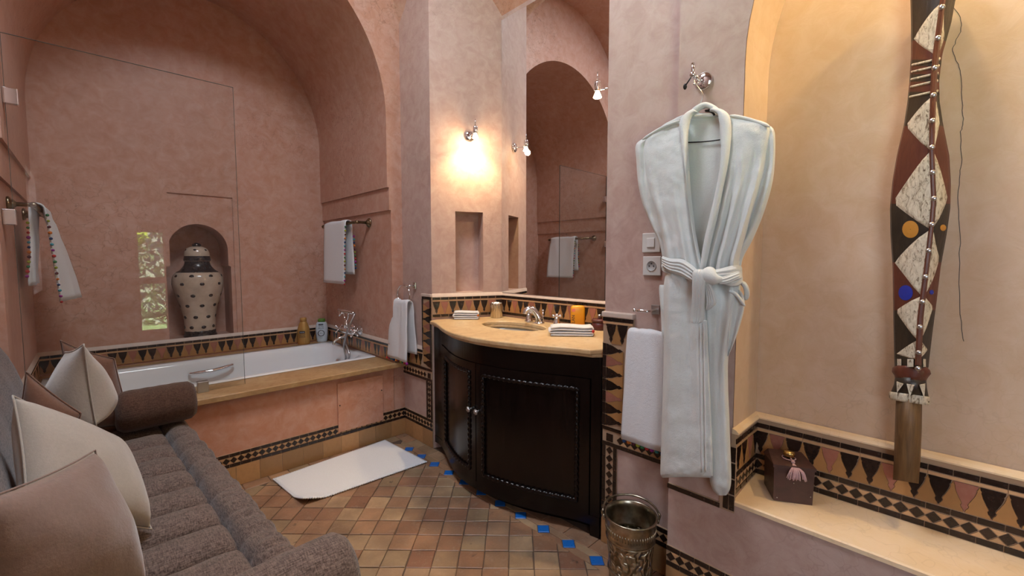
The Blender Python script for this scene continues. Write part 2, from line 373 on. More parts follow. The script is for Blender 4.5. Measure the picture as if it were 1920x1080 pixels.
# right wall beside the tub
w = MB().box((XR, NB[1], 0), (XR+.07, YT+.02, 4.0)).build('wall_right', M['rose']); struct(w)
# angled wall with the small niche
fr_n = frame((NB[0], NB[1], 0), ND, (0, 0, 1))
w0, w1 = .166, .364
hole = [(w0, 1.075), (w1, 1.075), (w1, 1.63), (w0, 1.63)]
b = fill2d([[(0, 0), (NL+.08, 0), (NL+.08, 4), (0, 4)], hole], .12, 0, fr_n @ Matrix.Translation((0, 0, -.06)))
b.add([(w0-.02, 1.0, -.12), (w1+.02, 1.0, -.12), (w1+.02, 1.7, -.12), (w0-.02, 1.7, -.12)], [(0, 1, 2, 3)], False, fr_n)
struct(b.build('wall_washstand', M['rose']))
MX = 2.11
struct(MB().box((MX, .95, 0), (MX+.06, 2.5, 4.0)).build('wall_mirror', M['rose']))
PD = Vector((cos(-AN), sin(-AN), 0))
b = MB().box((0, 0, 0), (NL+.08, .05, 4.0), Matrix.Translation((PB[0], PB[1], 0)) @ Matrix.Rotation(-AN, 4, 'Z') @ Matrix.Translation((0, -.05, 0)))
struct(b.build('wall_washstand_right', M['rose']))
struct(MB().box((XR, .72, 0), (XR+.06, PB[1], 4.0)).build('wall_pier', M['rose']))
# pier and arched sculpture recess: one solid from the bench up
XA = 1.80; YJ = .512; BZ = .465
ya = YJ-1.55
hole = [(YJ, BZ), (YJ, 1.95)]+[(p[0], p[1]) for p in arc((YJ+ya)/2, 1.95, (YJ-ya)/2, .80, 0, 180, 40)[1:-1]]+[(ya, 1.95), (ya, BZ)]
loop = [(.735, 0), (.735, 4.0), (YW-.1, 4.0), (YW-.1, 0)]
b = fill2d([loop, hole], XA-XP+.02, 0, Matrix(((0, 0, 1, (XA+.02+XP)/2), (1, 0, 0, 0), (0, 1, 0, 0), (0, 0, 0, 1))))
struct(b.build('wall_front_right', M['rose']))
struct(MB().box((XA+.005, ya-.1, .3), (XA+.06, YJ+.1, 3.2)).build('wall_recess', M['sand']))
cp = [(1789, 14), (1803, 40), (1801, 58), (1792, 78), (1786, 96), (1798, 124), (1803, 150), (1805, 200), (1806, 232), (1801, 252), (1803, 300), (1800, 330), (1796, 380), (1800, 440), (1798, 520), (1802, 600), (1806, 640)]
cp = [px(u+random.uniform(-1.5, 1.5), v, 'x', XA+.0052) for u, v in cr(cp, 70)]
MB().tube(cp, .0009, 5).build('crack', M['ink'], bpy.data.objects['wall_recess'])
# sand lining of the recess reveal
hl = [(YJ-.002, BZ+.002), (YJ-.002, 1.95)]+[(p[0], p[1]) for p in arc((YJ+ya)/2, 1.95, (YJ-ya)/2-.002, .798, 0, 180, 40)[1:-1]]+[(ya+.002, 1.95), (ya+.002, BZ+.002)]
rows = [[(XP-.0006, q[0], q[1]) for q in hl], [(XA+.004, q[0], q[1]) for q in hl]]
struct(MB().grid(rows, smooth=False).build('wall_reveal', M['sand']))
b = MB().prism([(XP-.006, BZ-.012), (XA+.004, BZ-.012), (XA+.004, BZ+.022), (XP, BZ+.004), (XP-.005, BZ)], ya+.01, YJ-.003, Matrix(((1, 0, 0, 0), (0, 0, 1, 0), (0, 1, 0, 0), (0, 0, 0, 1)))); struct(b.build('trim_bench', M['cream']))
# left wall, wall behind with the narrow window, ceiling
struct(fill2d([[(YW-.1, 0), (YT+.01, 0), (YT+.01, 4), (YW-.1, 4)], [(-1.65, .95), (-.55, .95), (-.55, 2.25), (-1.65, 2.25)]], .22, 0, Matrix(((0, 0, 1, XL-.11), (1, 0, 0, 0), (0, 1, 0, 0), (0, 0, 0, 1)))).build('wall_left', M['rose']))  # opening in this wall added only for the side fill lamp
WX0, WX1, WZ0, WZ1 = .47, .80, .26, 1.72
struct(fill2d([[(XL-.1, 0), (XP+.1, 0), (XP+.1, 4), (XL-.1, 4)], [(WX0, WZ0), (WX1, WZ0), (WX1, WZ1), (WX0, WZ1)]], .12, 0, frame((0, YW-.06, 0), (1, 0, 0), (0, 0, 1))).build('wall_front', M['rose']))
SK = (.08, .97, 1.0, 1.75)
xs = [XL-.02+k*(XR+.06-XL+.02)/36 for k in range(37)]; ys = [YW-.05+k*(YT+.05-YW)/70 for k in range(71)]
b = MB(); vs = [(x, y, cz(x, y)) for y in ys for x in xs]; fs = []
for j in range(70):
    for i in range(36):
        mx, my = (xs[i]+xs[i+1])/2, (ys[j]+ys[j+1])/2
        if SK[0] < mx < SK[1] and SK[2] < my < SK[3]: continue
        fs.append((j*37+i, j*37+i+1, (j+1)*37+i+1, (j+1)*37+i))
b.add(vs, fs, True)
# lower vault over the washstand recess
rows = []
for k in range(13):
    a = k/12; x = MX+.02-a*(MX+.02-1.60); z = 2.945+.42*sin(a*pi/2)**.85 if a > 0 else 2.945
    rows.append([(x, y, z) for y in (.90, 1.6, 2.5)])
b.grid(rows)
struct(b.build('ceiling', M['pink']))
struct(MB().box((XR-.05, .72, 3.36), (XR, 2.47, 4.0)).build('wall_right_upper', M['rose']))
struct(MB().box((SK[0]-.15, SK[2]-.35, 4.15), (SK[1]+.15, SK[3]+.35, 4.2)).build('sun_shield_lid', M['cap']))  # unseen lid added over the skylight hole to keep direct sun out
for q in ((SK[0]-.15, SK[2]-.15, SK[0]-.08, SK[3]+.15), (SK[1]+.08, SK[2]-.15, SK[1]+.15, SK[3]+.15)): struct(MB().box((q[0], q[1], 3.7), (q[2], q[3], 4.15)).build('sun_shield_side', M['cap']))  # unseen side pieces added under that lid, also against the sun
# window behind the camera, seen only as a reflection in the glass screen
win = MB(); f = .022
for a, c in (((WX0, YW-.09, WZ0), (WX0+f, YW-.04, WZ1)), ((WX1-f, YW-.09, WZ0), (WX1, YW-.04, WZ1)), ((WX0+f, YW-.09, WZ0), (WX1-f, YW-.04, WZ0+f)), ((WX0+f, YW-.09, WZ1-f), (WX1-f, YW-.04, WZ1)), ((WX0+f, YW-.09, .955), (WX1-f, YW-.04, 1.045))): win.box(a, c)
win = win.build('window_1', M['pink']); struct(win)
for z0, z1 in ((WZ0+f, .955), (1.045, WZ1-f)): MB().box((WX0+f, YW-.068, z0), (WX1-f, YW-.062, z1)).build('pane', M['glass'], win)
MB().tube([(.60, YW-.04, 1.0), (.60, YW-.015, 1.0), (.68, YW-.015, 1.0)], .008).build('handle', M['steel'], win)
# garden outside that window
g = NT('lawn_green'); g.P(Base_Color=g.ramp(g.noise(6, 6, .7), [(.3, (.06, .11, .035)), (.7, (.16, .24, .10))]), Roughness=.9)
struct(MB().box((-6, -9, -.3), (6, YW-.14, -.05)).build('lawn', g.m))
lf = NT('leaf_green'); lf.P(Base_Color=lf.ramp(lf.noise(9, 4, .7), [(.25, (.10, .15, .09)), (.5, (.40, .46, .38)), (.75, (.70, .74, .70))]), Roughness=.7)
lb = NT('leaf_yellow'); lb.P(Base_Color=(.40, .50, .05, 1), Roughness=.7)
def leaves(name, c, r, n, size, mat, label):
    b = MB()
    for _ in range(n):
        d = Vector((random.gauss(0, 1), random.gauss(0, 1), random.gauss(0, 1))).normalized()*random.uniform(.75, 1)
        p = Vector(c)+Vector((d.x*r[0], d.y*r[1], d.z*r[2])); e = Matrix.Rotation(random.uniform(0, 6.28), 3, Vector((random.random()-.5, random.random()-.5, random.random()-.5)).normalized())
        q = size*random.uniform(.6, 1.3)
        b.add([p+e @ Vector(s) for s in ((-q, 0, 0), (0, -q*.45, 0), (q, 0, 0), (0, q*.45, .1*q))], [(0, 1, 2, 3)])
    o = b.build(name, mat); tag(o, label, 'hedge'); o['kind'] = 'stuff'
leaves('garden_hedge', (.6, -6.4, 1.0), (3.6, 1.0, 2.2), 16000, .085, lf.m, 'grey green garden hedge outside the narrow window')
leaves('garden_shrub', (.42, -4.6, 1.75), (.35, .25, .22), 500, .06, lb.m, 'small yellow green shrub in front of the garden hedge')

# ------------------------------------------------------------ glazed mosaic bands
TT = .0035
def bar_mesh(name, l, h, mat):
    b = MB(); b.prism(inset([(-l/2, 0), (l/2, 0), (l/2, h), (-l/2, h)], 0), 0, TT); return b.mesh(name, mat)
def poly_mesh(name, poly, mat, th=TT): b = MB(); b.prism(poly, 0, th); return b.mesh(name, mat)
MER = [(.455, 1), (.43, .90), (.385, .86), (.40, .80), (.335, .64), (.20, .43), (.125, .33), (.10, .27), (.145, .22), (.10, .13), (.05, .10), (0, .01)]
def merlon(w, h, gap=.02):
    r = [(x*w, .02*h+y*h*.97) for x, y in MER]; return r+[(-x, y) for x, y in r[-2::-1]]
def merlon_gap(w, h):                   # the upright ochre piece that fits between two merlons
    r = [((.5-x-.03)*w, .02*h+y*h*.97) for x, y in MER if .5-x-.03 > .015]
    r = [p for p in r if p[1] < .95*h]
    return [(-.475*w, 0), (.475*w, 0)]+[(p[0], p[1]) for p in r[::-1] if p[1] > .03*h]+[(0, .985*h)]+[(-p[0], p[1]) for p in r if p[1] > .03*h]
MP, BL, DP = .0535, .0535, .0365
MEH = .086
meM = {k: poly_mesh('merlon', merlon(MP, MEH)[::1], M[k]) for k in ('black', 'zpink')}
meO = poly_mesh('merlon_upright', merlon_gap(MP, MEH), M['ochre'])
meB = bar_mesh('bar_tile', BL-.0022, .0165, M['black'])
d0 = DP/2-.0012
meD = poly_mesh('diamond', [(-d0, DP/2), (0, DP/2-d0), (d0, DP/2), (0, DP/2+d0)], M['black'])
meT = poly_mesh('triangle', [(-d0+.001, 0), (d0-.001, 0), (0, d0-.001)], M['buff'])
meTd = poly_mesh('triangle', [(-d0+.001, 0), (0, -d0+.001), (d0-.001, 0)], M['buff'])
meL = poly_mesh('fillet', [(-.08, 0), (.08, 0), (.08, .009), (-.08, .009)], M['buff'])
meSq = poly_mesh('square_tile', [(-.0165, 0), (.0165, 0), (.0165, .0345), (-.0165, .0345)], M['black'])
NTRIM = [10]
class Band:
    """A run of mosaic on a vertical wall: local x along the wall, y up, z into the room."""
    def __init__(s, o, d, nrm, length, z0, z1, proud=.006, mat='grout'):
        s.F = Matrix(((d[0], 0, nrm[0], o[0]), (d[1], 0, nrm[1], o[1]), (0, 1, 0, 0), (0, 0, 0, 1))); s.L = length; s.p = proud
        NTRIM[0] += 1
        b = MB().box((0, z0, -.002), (length, z1, proud), s.F); s.o = struct(b.build('trim_%d' % NTRIM[0], M[mat]))
    def put(s, me, x, z, rot=0, jit=.0006):
        inst(me, 'tile', s.o, s.F @ Matrix.Translation((x, z, s.p-.0008+random.uniform(0, jit))) @ Matrix.Rotation(rot+random.gauss(0, .008), 4, 'Z'))
    def bars(s, z, x0=0, x1=None):
        x1 = s.L if x1 is None else x1; n = max(1, round((x1-x0)/BL)); st = (x1-x0)/n
        for k in range(n): s.put(meB, x0+st*(k+.5), z)
    def vbars(s, x, z0, z1):
        n = max(1, round((z1-z0)/BL)); st = (z1-z0)/n
        for k in range(n): s.put(meB, x+.0085, z0+st*(k+.5), pi/2)
    def fillets(s, z, x0=0, x1=None):
        x1 = s.L if x1 is None else x1; n = max(1, round((x1-x0)/.16)); st = (x1-x0)/n
        for k in range(n): s.put(poly_fillet(st), x0+st*(k+.5), z, 0)
    def merlons(s, z, x0=0, x1=None, seq=('black', 'black', 'zpink'), off=0):
        x1 = s.L if x1 is None else x1; n = max(1, round((x1-x0)/MP)); st = (x1-x0)/n
        for k in range(n):
            s.put(meM[seq[(k+off) % len(seq)]], x0+st*(k+.5), z)
            if k < n-1: s.put(meO, x0+st*(k+1), z)
    def vmerlons(s, x, z0, z1, side, seq=('black', 'black', 'zpink'), off=0):   # points of the merlons turned sideways
        n = max(1, round((z1-z0)/MP)); st = (z1-z0)/n; a = pi/2*side
        for k in range(n):
            s.put(meM[seq[(k+off) % len(seq)]], x, z0+st*(k+.5), a)
            if k < n-1: s.put(meO, x, z0+st*(k+1), a)
    def diamonds(s, z, x0=0, x1=None, tri=False):
        x1 = s.L if x1 is None else x1; n = max(1, round((x1-x0)/DP)); st = (x1-x0)/n
        for k in range(n):
            s.put(meD, x0+st*(k+.5), z)
            if tri and k < n-1: s.put(meT, x0+st*(k+1), z); s.put(meTd, x0+st*(k+1), z+DP)
    def vdiamonds(s, x, z0, z1):
        n = max(1, round((z1-z0)/DP)); st = (z1-z0)/n
        for k in range(n): s.put(meD, x+DP/2, z0+st*(k+.5)-DP/2)
_fc = {}
def poly_fillet(st):
    k = round(st, 3)
    if k not in _fc: _fc[k] = poly_mesh('fillet', [(-st/2+.0006, 0), (st/2-.0006, 0), (st/2-.0006, .009), (-st/2+.0006, .009)], M['buff'])
    return _fc[k]
def dado(o, d, nrm, L, zb, off=0, bottom=True, cap=True, x0=0, x1=None):
    """bar, merlons, fillet, bar and a plaster cap, from zb upward"""
    B = Band(o, d, nrm, L, zb-(.018 if bottom else 0), zb+.117)
    if bottom: B.bars(zb-.017)
    B.merlons(zb+.001, off=off); B.fillets(zb+.0885); B.bars(zb+.099)
    if cap:
        c = MB().prism([(0, zb+.117), (.012, zb+.117), (.010, zb+.124), (0, zb+.142)], 0, L, Matrix(((nrm[0], 0, d[0], o[0]), (nrm[1], 0, d[1], o[1]), (0, 1, 0, 0), (0, 0, 0, 1))))
        c.build('cap', M['cap'], B.o)
    return B
def base_band(o, d, nrm, L, z=.119, tri=True, skirt=True, sw=.125):
    B = Band(o, d, nrm, L, 0, z+.079)
    B.bars(z+.001); B.diamonds(z+.0205, tri=tri); B.bars(z+.0605)
    if skirt:
        n = max(1, round(L/sw)); st = L/n
        me = poly_mesh('skirting_tile', [(-st/2+.0012, .002), (st/2-.0012, .002), (st/2-.0012, z-.002), (-st/2+.0012, z-.002)], M['skirt'])
        for k in range(n): s = B.put(me, st*(k+.5), 0)
    return B
X1, Y1 = (1, 0), (0, 1)
# dado over the tub: back wall (two lengths either side of the urn niche sill are one run), right and left cheeks
dado((XS0, YB), (1, 0), (0, -1), XS1-XS0, .565, bottom=False)
dado((XS1, YT+.03), (0, 1), (-1, 0), YB-YT-.03, .565, bottom=False)
dado((XS0, YT+.03), (0, 1), (1, 0), YB-YT-.03, .565, bottom=False)
# tub front, base band
TX0 = .30
base_band((TX0, YT), (1, 0), (0, -1), XR-TX0)
# right wall beside the tub
LR = YT-NB[1]; nr = (-1, 0)
base_band((XR, NB[1]), (0, 1), nr, LR)
B = Band((XR, NB[1]), (0, 1), nr, LR, .462, .552); B.bars(.4635); B.diamonds(.484, .07, tri=True); B.bars(.534)
B.put(meSq, .035, .485)
B = Band((XR, NB[1]), (0, 1), nr, .072, .198, .462); B.vbars(.0085, .20, .462); B.vdiamonds(.0185, .20, .462); B.vbars(.0625, .20, .462)
B = dado((XR, NB[1]+.115), (0, 1), nr, LR-.115, .555, bottom=False)
B = Band((XR, NB[1]), (0, 1), nr, .115, .552, 1.047); B.vbars(.0085, .555, 1.03); B.vmerlons(.0185+MEH, .56, 1.02, 1); B.vbars(.1065, .68, 1.03); B.bars(1.030)
MB().box((XR-.014, NB[1]-.003, 1.047), (XR+.01, NB[1]+.118, 1.068), bev=.004).build('cap', M['cap'], B.o)
# washstand splashback: angled wall, mirror wall, pier side
CT = .897
dado((NB[0], NB[1]), ND[:2], (sin(AN), -cos(AN)), NL-.002, CT+.033, off=1)
ME = (NB[0]+ND.x*NL, NB[1]+ND.y*NL)
PE = (PB[0]+PD.x*NL, PB[1]+PD.y*NL)
dado((MX, PE[1]), (0, 1), (-1, 0), ME[1]-PE[1], CT+.033, off=2)
dado((PB[0], PB[1]), PD[:2], (-sin(-AN), cos(-AN)), NL-.002, CT+.033)
# pier face: framed column, horizontal band, base band
y0, y1 = .735, PB[1]; L = y1-y0
base_band((XR, y0), (0, 1), nr, L)
B = Band((XR, y0), (0, 1), nr, L, .462, .552); B.bars(.4635); B.diamonds(.484, 0, L-.075, tri=True); B.bars(.534); B.put(meSq, L-.038, .485)
B = Band((XR, y1-.075), (0, 1), nr, .075, .198, .462); B.vbars(.0085, .20, .462); B.vdiamonds(.0185, .20, .462); B.vbars(.066, .20, .462)
B = Band((XR, y1-.148), (0, 1), nr, .148, .552, 1.047, .012); B.vbars(.139, .555, .93); B.vmerlons(.129-MEH, .555, .93, -1); B.vbars(.0085, .555, 1.0)
B.bars(1.030); B.fillets(1.019); B.merlons(.932, .022, .135)
MB().box((XR-.024, y1-.153, 1.047), (XR+.01, y1+.004, 1.072), bev=.005).build('cap', M['cap'], B.o)
# front right: base band under the bench, black edge strip beside the recess
base_band((XP, -.35), (0, 1), nr, .735+.35)
B = Band((XP, YJ-.016), (0, 1), nr, .05, .425, .668); B.vbars(.0085, .43, .66); B.vbars(.028, .43, .66)
B = Band((XP, YJ+.034), (0, 1), nr, .735-YJ-.034, .425, .445); B.bars(.4265)
# sculpture recess: cheek and back
XC = XA-.018
def recess(o, d, nrm, L, off=0):
    B = Band(o, d, nrm, L, BZ, .703, .012, 'grout'); z = BZ+.022
    B.bars(z+.001); B.diamonds(z+.0205, tri=True); B.bars(z+.0605); B.merlons(z+.081, off=off); B.fillets(z+.1685); B.bars(z+.1805)
    c = MB().prism([(0, .703), (.022, .703), (.022, .708), (.014, .716), (0, .722)], 0, L, Matrix(((nrm[0], 0, d[0], o[0]), (nrm[1], 0, d[1], o[1]), (0, 1, 0, 0), (0, 0, 0, 1)))); c.build('cap', M['cream'], B.o)
    return B
recess((XA, -.45), (0, 1), (-1, 0), YJ+.45, 1)
recess((XP-.004, YJ), (1, 0), (0, -1), XA-XP)
# ------------------------------------------------------------ bath and washstand
# tub surround: plaster front with access panel, marble ledge all round
sur = MB().box((XS0+.003, YT-.001, 0), (XS1-.003, YT+.10, .515)).build('tub_surround', M['salmon']); tag(sur, 'salmon plaster tub front with a marble ledge, at the foot of the arch', 'bath surround')
p0, p1 = px(631, 712, 'y', YT), px(716, 700, 'y', YT); q0, q1 = px(630, 808, 'y', YT), px(716, 780, 'y', YT)
b = fill2d([[(p0.x+.003, .150), (p1.x-.003, .150), (p1.x-.003, .475), (p0.x+.003, .475)]], .020, .003, frame((0, YT-.003, 0), (1, 0, 0), (0, 0, 1)))
pn = b.build('access_panel', M['salmon'], sur)
for x, z in ((p0.x+.012, .33), (p1.x-.012, .37)): MB().lathe([(.004, 0), (.004, .004), (.001, .005)], n=10, M=Matrix.Translation((x, YT-.013, z)) @ Matrix.Rotation(pi/2, 4, 'X')).build('screw', M['iron'], pn)
TZ = .553
tx0, tx1, ty0, ty1 = XS0+.02, XS1-.008, 3.085, 3.955
b = fill2d([[(XS0+.0075, YT-.045), (XR-.03, YT-.045), (XR-.03, YT-.001-.006), (XS1-.0075, YT-.007), (XS1-.0075, YB-.0075), (XS0+.0075, YB-.0075)], [(tx0+.03, ty0+.03), (tx1-.03, ty0+.03), (tx1-.03, ty1-.03), (tx0+.03, ty1-.03)]], .034, .006, Matrix.Translation((0, 0, TZ-.017)))
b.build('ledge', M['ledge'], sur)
tub = thing('bathtub', (.6, 3.5, .1), 'white enamel bathtub let into the marble ledge under the arch', 'bathtub')
def rr(x0, x1, y0, y1, r, n=10):
    out = []
    for cx, cy, a in ((x1-r, y1-r, 0), (x0+r, y1-r, 90), (x0+r, y0+r, 180), (x1-r, y0+r, 270)):
        out += [(cx+r*cos(radians(a+90*k/n)), cy+r*sin(radians(a+90*k/n))) for k in range(n+1)]
    return out
rings = []
for ins, z, r in ((.003, TZ+.0009, .02), (0, TZ+.002, .02), (.004, TZ+.006, .02), (.05, TZ+.007, .10), (.066, TZ+.003, .13), (.078, TZ-.02, .15)):
    rings.append([(x, y, z) for x, y in rr(tx0+ins, tx1-ins, ty0+ins, ty1-ins, max(r, .02))])
for k in range(1, 9):
    a = k/8; i1 = .08+.12*a**2.2; il = .08+.34*a**1.6; ir = .08+.12*a**2
    rings.append([(x, y, TZ-.02-.40*min(1, a*1.02)+(.0 if a < 1 else 0)) for x, y in rr(tx0+il, tx1-ir, ty0+i1, ty1-i1, .16)])
b = MB().grid(rings, closed_u=True); b.add(rings[-1], [tuple(range(len(rings[-1])))[::-1]]); b.build('basin', M['enamel'], tub)
g0, g1 = px(357, 701, 'y', 3.835), px(436, 684, 'y', 3.835)
gp = [g0+Vector((0, .03, 0)), g0, g0.lerp(g1, .2)+Vector((0, -.02, -.002)), g0.lerp(g1, .5)+Vector((0, -.03, -.006)), g0.lerp(g1, .8)+Vector((0, -.02, -.003)), g1, g1+Vector((0, .03, 0))]
MB().tube(cr([tuple(p) for p in gp], 20), [.006+.009*sin(pi*k/19) for k in range(20)], 12).build('grab_handle', M['chrome'], tub)
for s in (0,): 
    c = px(632, 681, 'x', 1.452); Mx = Matrix.Translation(c) @ Matrix.Rotation(-pi/2+.1, 4, 'Y')
    MB().lathe([(.034, -.012), (.036, .004), (.030, .010), (.012, .012), (.010, .02), (.001, .021)], n=24, M=Mx).build('overflow', M['chrome'], tub)
# mixer on the cheek wall
mx = thing('tub_mixer', (XS1, 3.50, .74), 'chrome bath mixer with hand shower on the wall over the tub end', 'tap')
C0 = Vector((1.47, 3.44, .725))
b = MB(); b.tube([C0+Vector((0, -.10, 0)), C0+Vector((0, -.085, 0)), C0+Vector((0, .085, 0)), C0+Vector((0, .10, 0))], [.020, .026, .026, .020], 16)
for s in (-1, 1):
    b.tube([C0+Vector((0, s*.07, 0)), C0+Vector((.045, s*.07, 0)), (XS1-.014, C0.y+s*.07, C0.z)], [.016, .018, .018], 14)
    b.lathe([(.040, 0), (.040, .006), (.028, .014), (.018, .016)], n=24, M=Matrix.Translation((XS1-.0005, C0.y+s*.07, C0.z)) @ Matrix.Rotation(-pi/2, 4, 'Y'))
b.build('body', M['chrome'], mx)
for s in (-1, 1):
    b = MB(); a = C0+Vector((0, s*.10, 0)); e = C0+Vector((0, s*.145, 0)); b.tube([a, e], [.016, .012], 12)
    for k in range(4):
        d = Vector((cos(pi/4+k*pi/2), 0, sin(pi/4+k*pi/2))); b.tube([e, e+d*.034], [.006, .0065], 8); b.ball(e+d*.037, .009, 6)
    b.ball(e, .014, 8); b.build('cross_handle', M['chrome'], mx)
b = MB(); b.tube(cr([tuple(C0+Vector(v)) for v in ((0, 0, -.02), (-.022, 0, -.045), (-.06, .01, -.056), (-.095, .015, -.078), (-.102, .015, -.108))], 14), [.011]*5+[.0095]*8+[.0105], 12); b.build('spout', M['chrome'], mx)
b = MB(); b.tube([C0+Vector((0, 0, .02)), C0+Vector((0, 0, .055)), C0+Vector((0, 0, .075)), C0+Vector((-.0, 0, .085))], [.02, .022, .013, .013], 14)
for s in (-1, 1): b.tube(cr([tuple(C0+Vector((0, 0, .08))), tuple(C0+Vector((.0, s*.03, .10))), tuple(C0+Vector((0, s*.045, .135)))], 8), .006, 8); b.ball(C0+Vector((0, s*.046, .138)), .01, 6)
b.build('cradle', M['chrome'], mx)
b = MB(); h0 = C0+Vector((.02, -.10, .148)); h1 = C0+Vector((-.02, .10, .165))
b.tube([h0, h0.lerp(h1, .15), h0.lerp(h1, .6), h1], [.010, .013, .014, .011], 12)
b.lathe([(.010, 0), (.014, .02), (.030, .034), (.034, .046), (.030, .050), (.001, .051)], n=20, M=Matrix.Translation(h1) @ Matrix.Rotation(pi-.5, 4, 'X') @ Matrix.Rotation(.5, 4, 'Y'))
b.build('hand_shower', M['chrome'], mx)
hp = cr([tuple(h0), tuple(h0+Vector((-.01, -.03, -.01))), tuple(C0+Vector((-.035, -.125, .05))), tuple(C0+Vector((-.05, -.06, -.10))), tuple(px(648, 672, 'x', 1.43)), tuple(px(640, 677, 'x', 1.42)+Vector((0, 0, -.03))), tuple(px(655, 668, 'x', 1.43)), tuple(C0+Vector((-.03, -.04, -.08))), tuple(C0+Vector((0, -.02, -.02)))], 60)
MB().tube(hp, [.0075+.0009*(k % 2) for k in range(60)], 8).build('hose', M['steel'], mx)

# glass screen
gy = 2.945; gz0, gz1 = TZ+.004, 2.288; gx0, gx1 = -.236, .632
gs = thing('glass_screen', (gx0, gy, gz0), 'clear hinged glass shower screen standing on the tub ledge', 'shower screen')
MB().box((gx0, gy, gz0), (gx1, gy+.008, gz1)).build('pane', M['glass'], gs)
e = .0011; b = MB()
for a, c in (((gx0-e, gy, gz0), (gx0, gy+.008, gz1)), ((gx1, gy, gz0), (gx1+e, gy+.008, gz1)), ((gx0-e, gy, gz1), (gx1+e, gy+.008, gz1+e))): b.box(a, c)
b.build('polished_edge', M['glass_edge'], gs)
for zc, x1 in ((2.02, -.196), (1.49, -.228)):
    b = MB(); b.box((XS0+.027 if zc > 1.8 else XS0+.001, gy-.012, zc-.035), (x1, gy+.02, zc+.035), bev=.003); b.build('hinge', M['chrome'], gs)
c = px(381, 728, 'y', gy-.01); MB().box((c.x-.027, gy-.014, TZ), (c.x+.027, gy+.022, TZ+.062), bev=.003).build('bracket', M['steel'], gs)

# washstand: bow-fronted cabinet
CF = [(1.645, 2.440), (1.641, 2.385), (1.620, 2.312), (1.578, 2.215), (1.519, 2.085), (1.473, 1.95), (1.455, 1.82), (1.460, 1.69), (1.493, 1.53), (1.548, 1.38), (1.604, 1.255), (1.630, 1.175), (1.645, 1.105)]
CFS = cr(CF, 121)
def cf(s, off=0):                        # point on the front curve, pushed out of the cabinet by off
    k = min(max(s, 0), 1)*120; i = min(int(k), 119); t = k-i
    x = CFS[i][0]*(1-t)+CFS[i+1][0]*t; y = CFS[i][1]*(1-t)+CFS[i+1][1]*t
    j = min(max(i, 2), 117); dx = CFS[j+3][0]-CFS[j-2][0]; dy = CFS[j+3][1]-CFS[j-2][1]; l = math.hypot(dx, dy)
    return (x+dy/l*off, y-dx/l*off)
def cs_y(y):                             # curve parameter at a given y
    return min(range(121), key=lambda k: abs(CFS[k][1]-y))/120
cab = thing('washstand_cabinet', (1.75, 1.75, 0), 'glossy black bow-fronted washstand cabinet with rope-carved doors', 'cabinet')
def curved(b, s0, s1, z0, z1, o0, o1, n=24):
    rows = []
    for k in range(n+1):
        s = s0+(s1-s0)*k/n; a = cf(s, o0); c = cf(s, o1); rows.append([(*a, z0), (*c, z0), (*c, z1), (*a, z1)])
    b.grid(rows, closed_u=True, cap=True, smooth=False)
plan = [cf(k/48, -.02) for k in range(49)]+[(1.70, 1.14), (2.03, 1.285), (2.03, 2.27), (1.70, 2.41)]
b = MB(); b.prism(plan, .055, .738); b.build('carcass', M['ebony'], cab)
b = MB(); b.prism([cf(k/48, -.065) for k in range(49)]+[(1.72, 1.16), (2.02, 1.30), (2.02, 2.25), (1.72, 2.38)], 0, .058); b.build('plinth', M['ebony'], cab)
def cy_(y):
    for k in range(120):
        a, c = CFS[k][1], CFS[k+1][1]
        if a >= y >= c: return (k+(a-y)/max(1e-6, a-c))/120
    return 1.0
sA, sB, sC, sD = cy_(2.31), cy_(1.764), cy_(1.758), cy_(1.155)
b = MB(); curved(b, 0, 1, .752, .8545, -.03, .004, 60); b.build('frieze', M['ebony'], cab)
b = MB(); curved(b, 0, 1, .055, .10, -.03, .006, 60); b.build('base_rail', M['ebony'], cab)
b = MB(); curved(b, sD+.004, 1, .002, .752, -.03, .004, 12); b.build('stile', M['ebony'], cab)
b = MB(); curved(b, 0, sA-.004, .10, .752, -.03, .004, 12); b.build('stile', M['ebony'], cab)
def rope(s0, s1, z0, z1, off, r=.0100):
    pts = []
    n1 = max(2, int(abs(s1-s0)*220)); n2 = 60
    for k in range(n1): pts.append((*cf(s0+(s1-s0)*k/n1, off), z1))
    for k in range(n2): pts.append((*cf(s1, off), z1+(z0-z1)*k/n2))
    for k in range(n1): pts.append((*cf(s1+(s0-s1)*k/n1, off), z0))
    for k in range(n2): pts.append((*cf(s0, off), z0+(z1-z0)*k/n2))
    # resample evenly and twist three strands
    P = [Vector(p) for p in pts]; P.append(P[0]); L = [0]
    for a, c in zip(P, P[1:]): L.append(L[-1]+(c-a).length)
    N = int(L[-1]/.0045); out = []; j = 0
    for k in range(N):
        t = L[-1]*k/N
        while L[j+1] < t: j += 1
        out.append(P[j].lerp(P[j+1], (t-L[j])/max(1e-6, L[j+1]-L[j])))
    b = MB(); rows = []; up = None
    for k in range(N):
        tn = (out[(k+1) % N]-out[k-1]).normalized(); nr_ = Vector((tn.y, -tn.x, 0)) if abs(tn.z) < .7 else None
        q = Vector(cf((s0+s1)/2, 1))-Vector(cf((s0+s1)/2, 0)); q = Vector((q.x, q.y, 0)).normalized()
        u = (q-tn*q.dot(tn)).normalized(); w = tn.cross(u); ph = L[-1]*k/N/.030*2*pi
        rows.append([tuple(out[k]+(u*cos(2*pi*m/10)+w*sin(2*pi*m/10))*r*(1+.30*cos(2*(2*pi*m/10)+ph))) for m in range(10)])
    b.grid(rows, closed_u=True, closed_v=True); return b
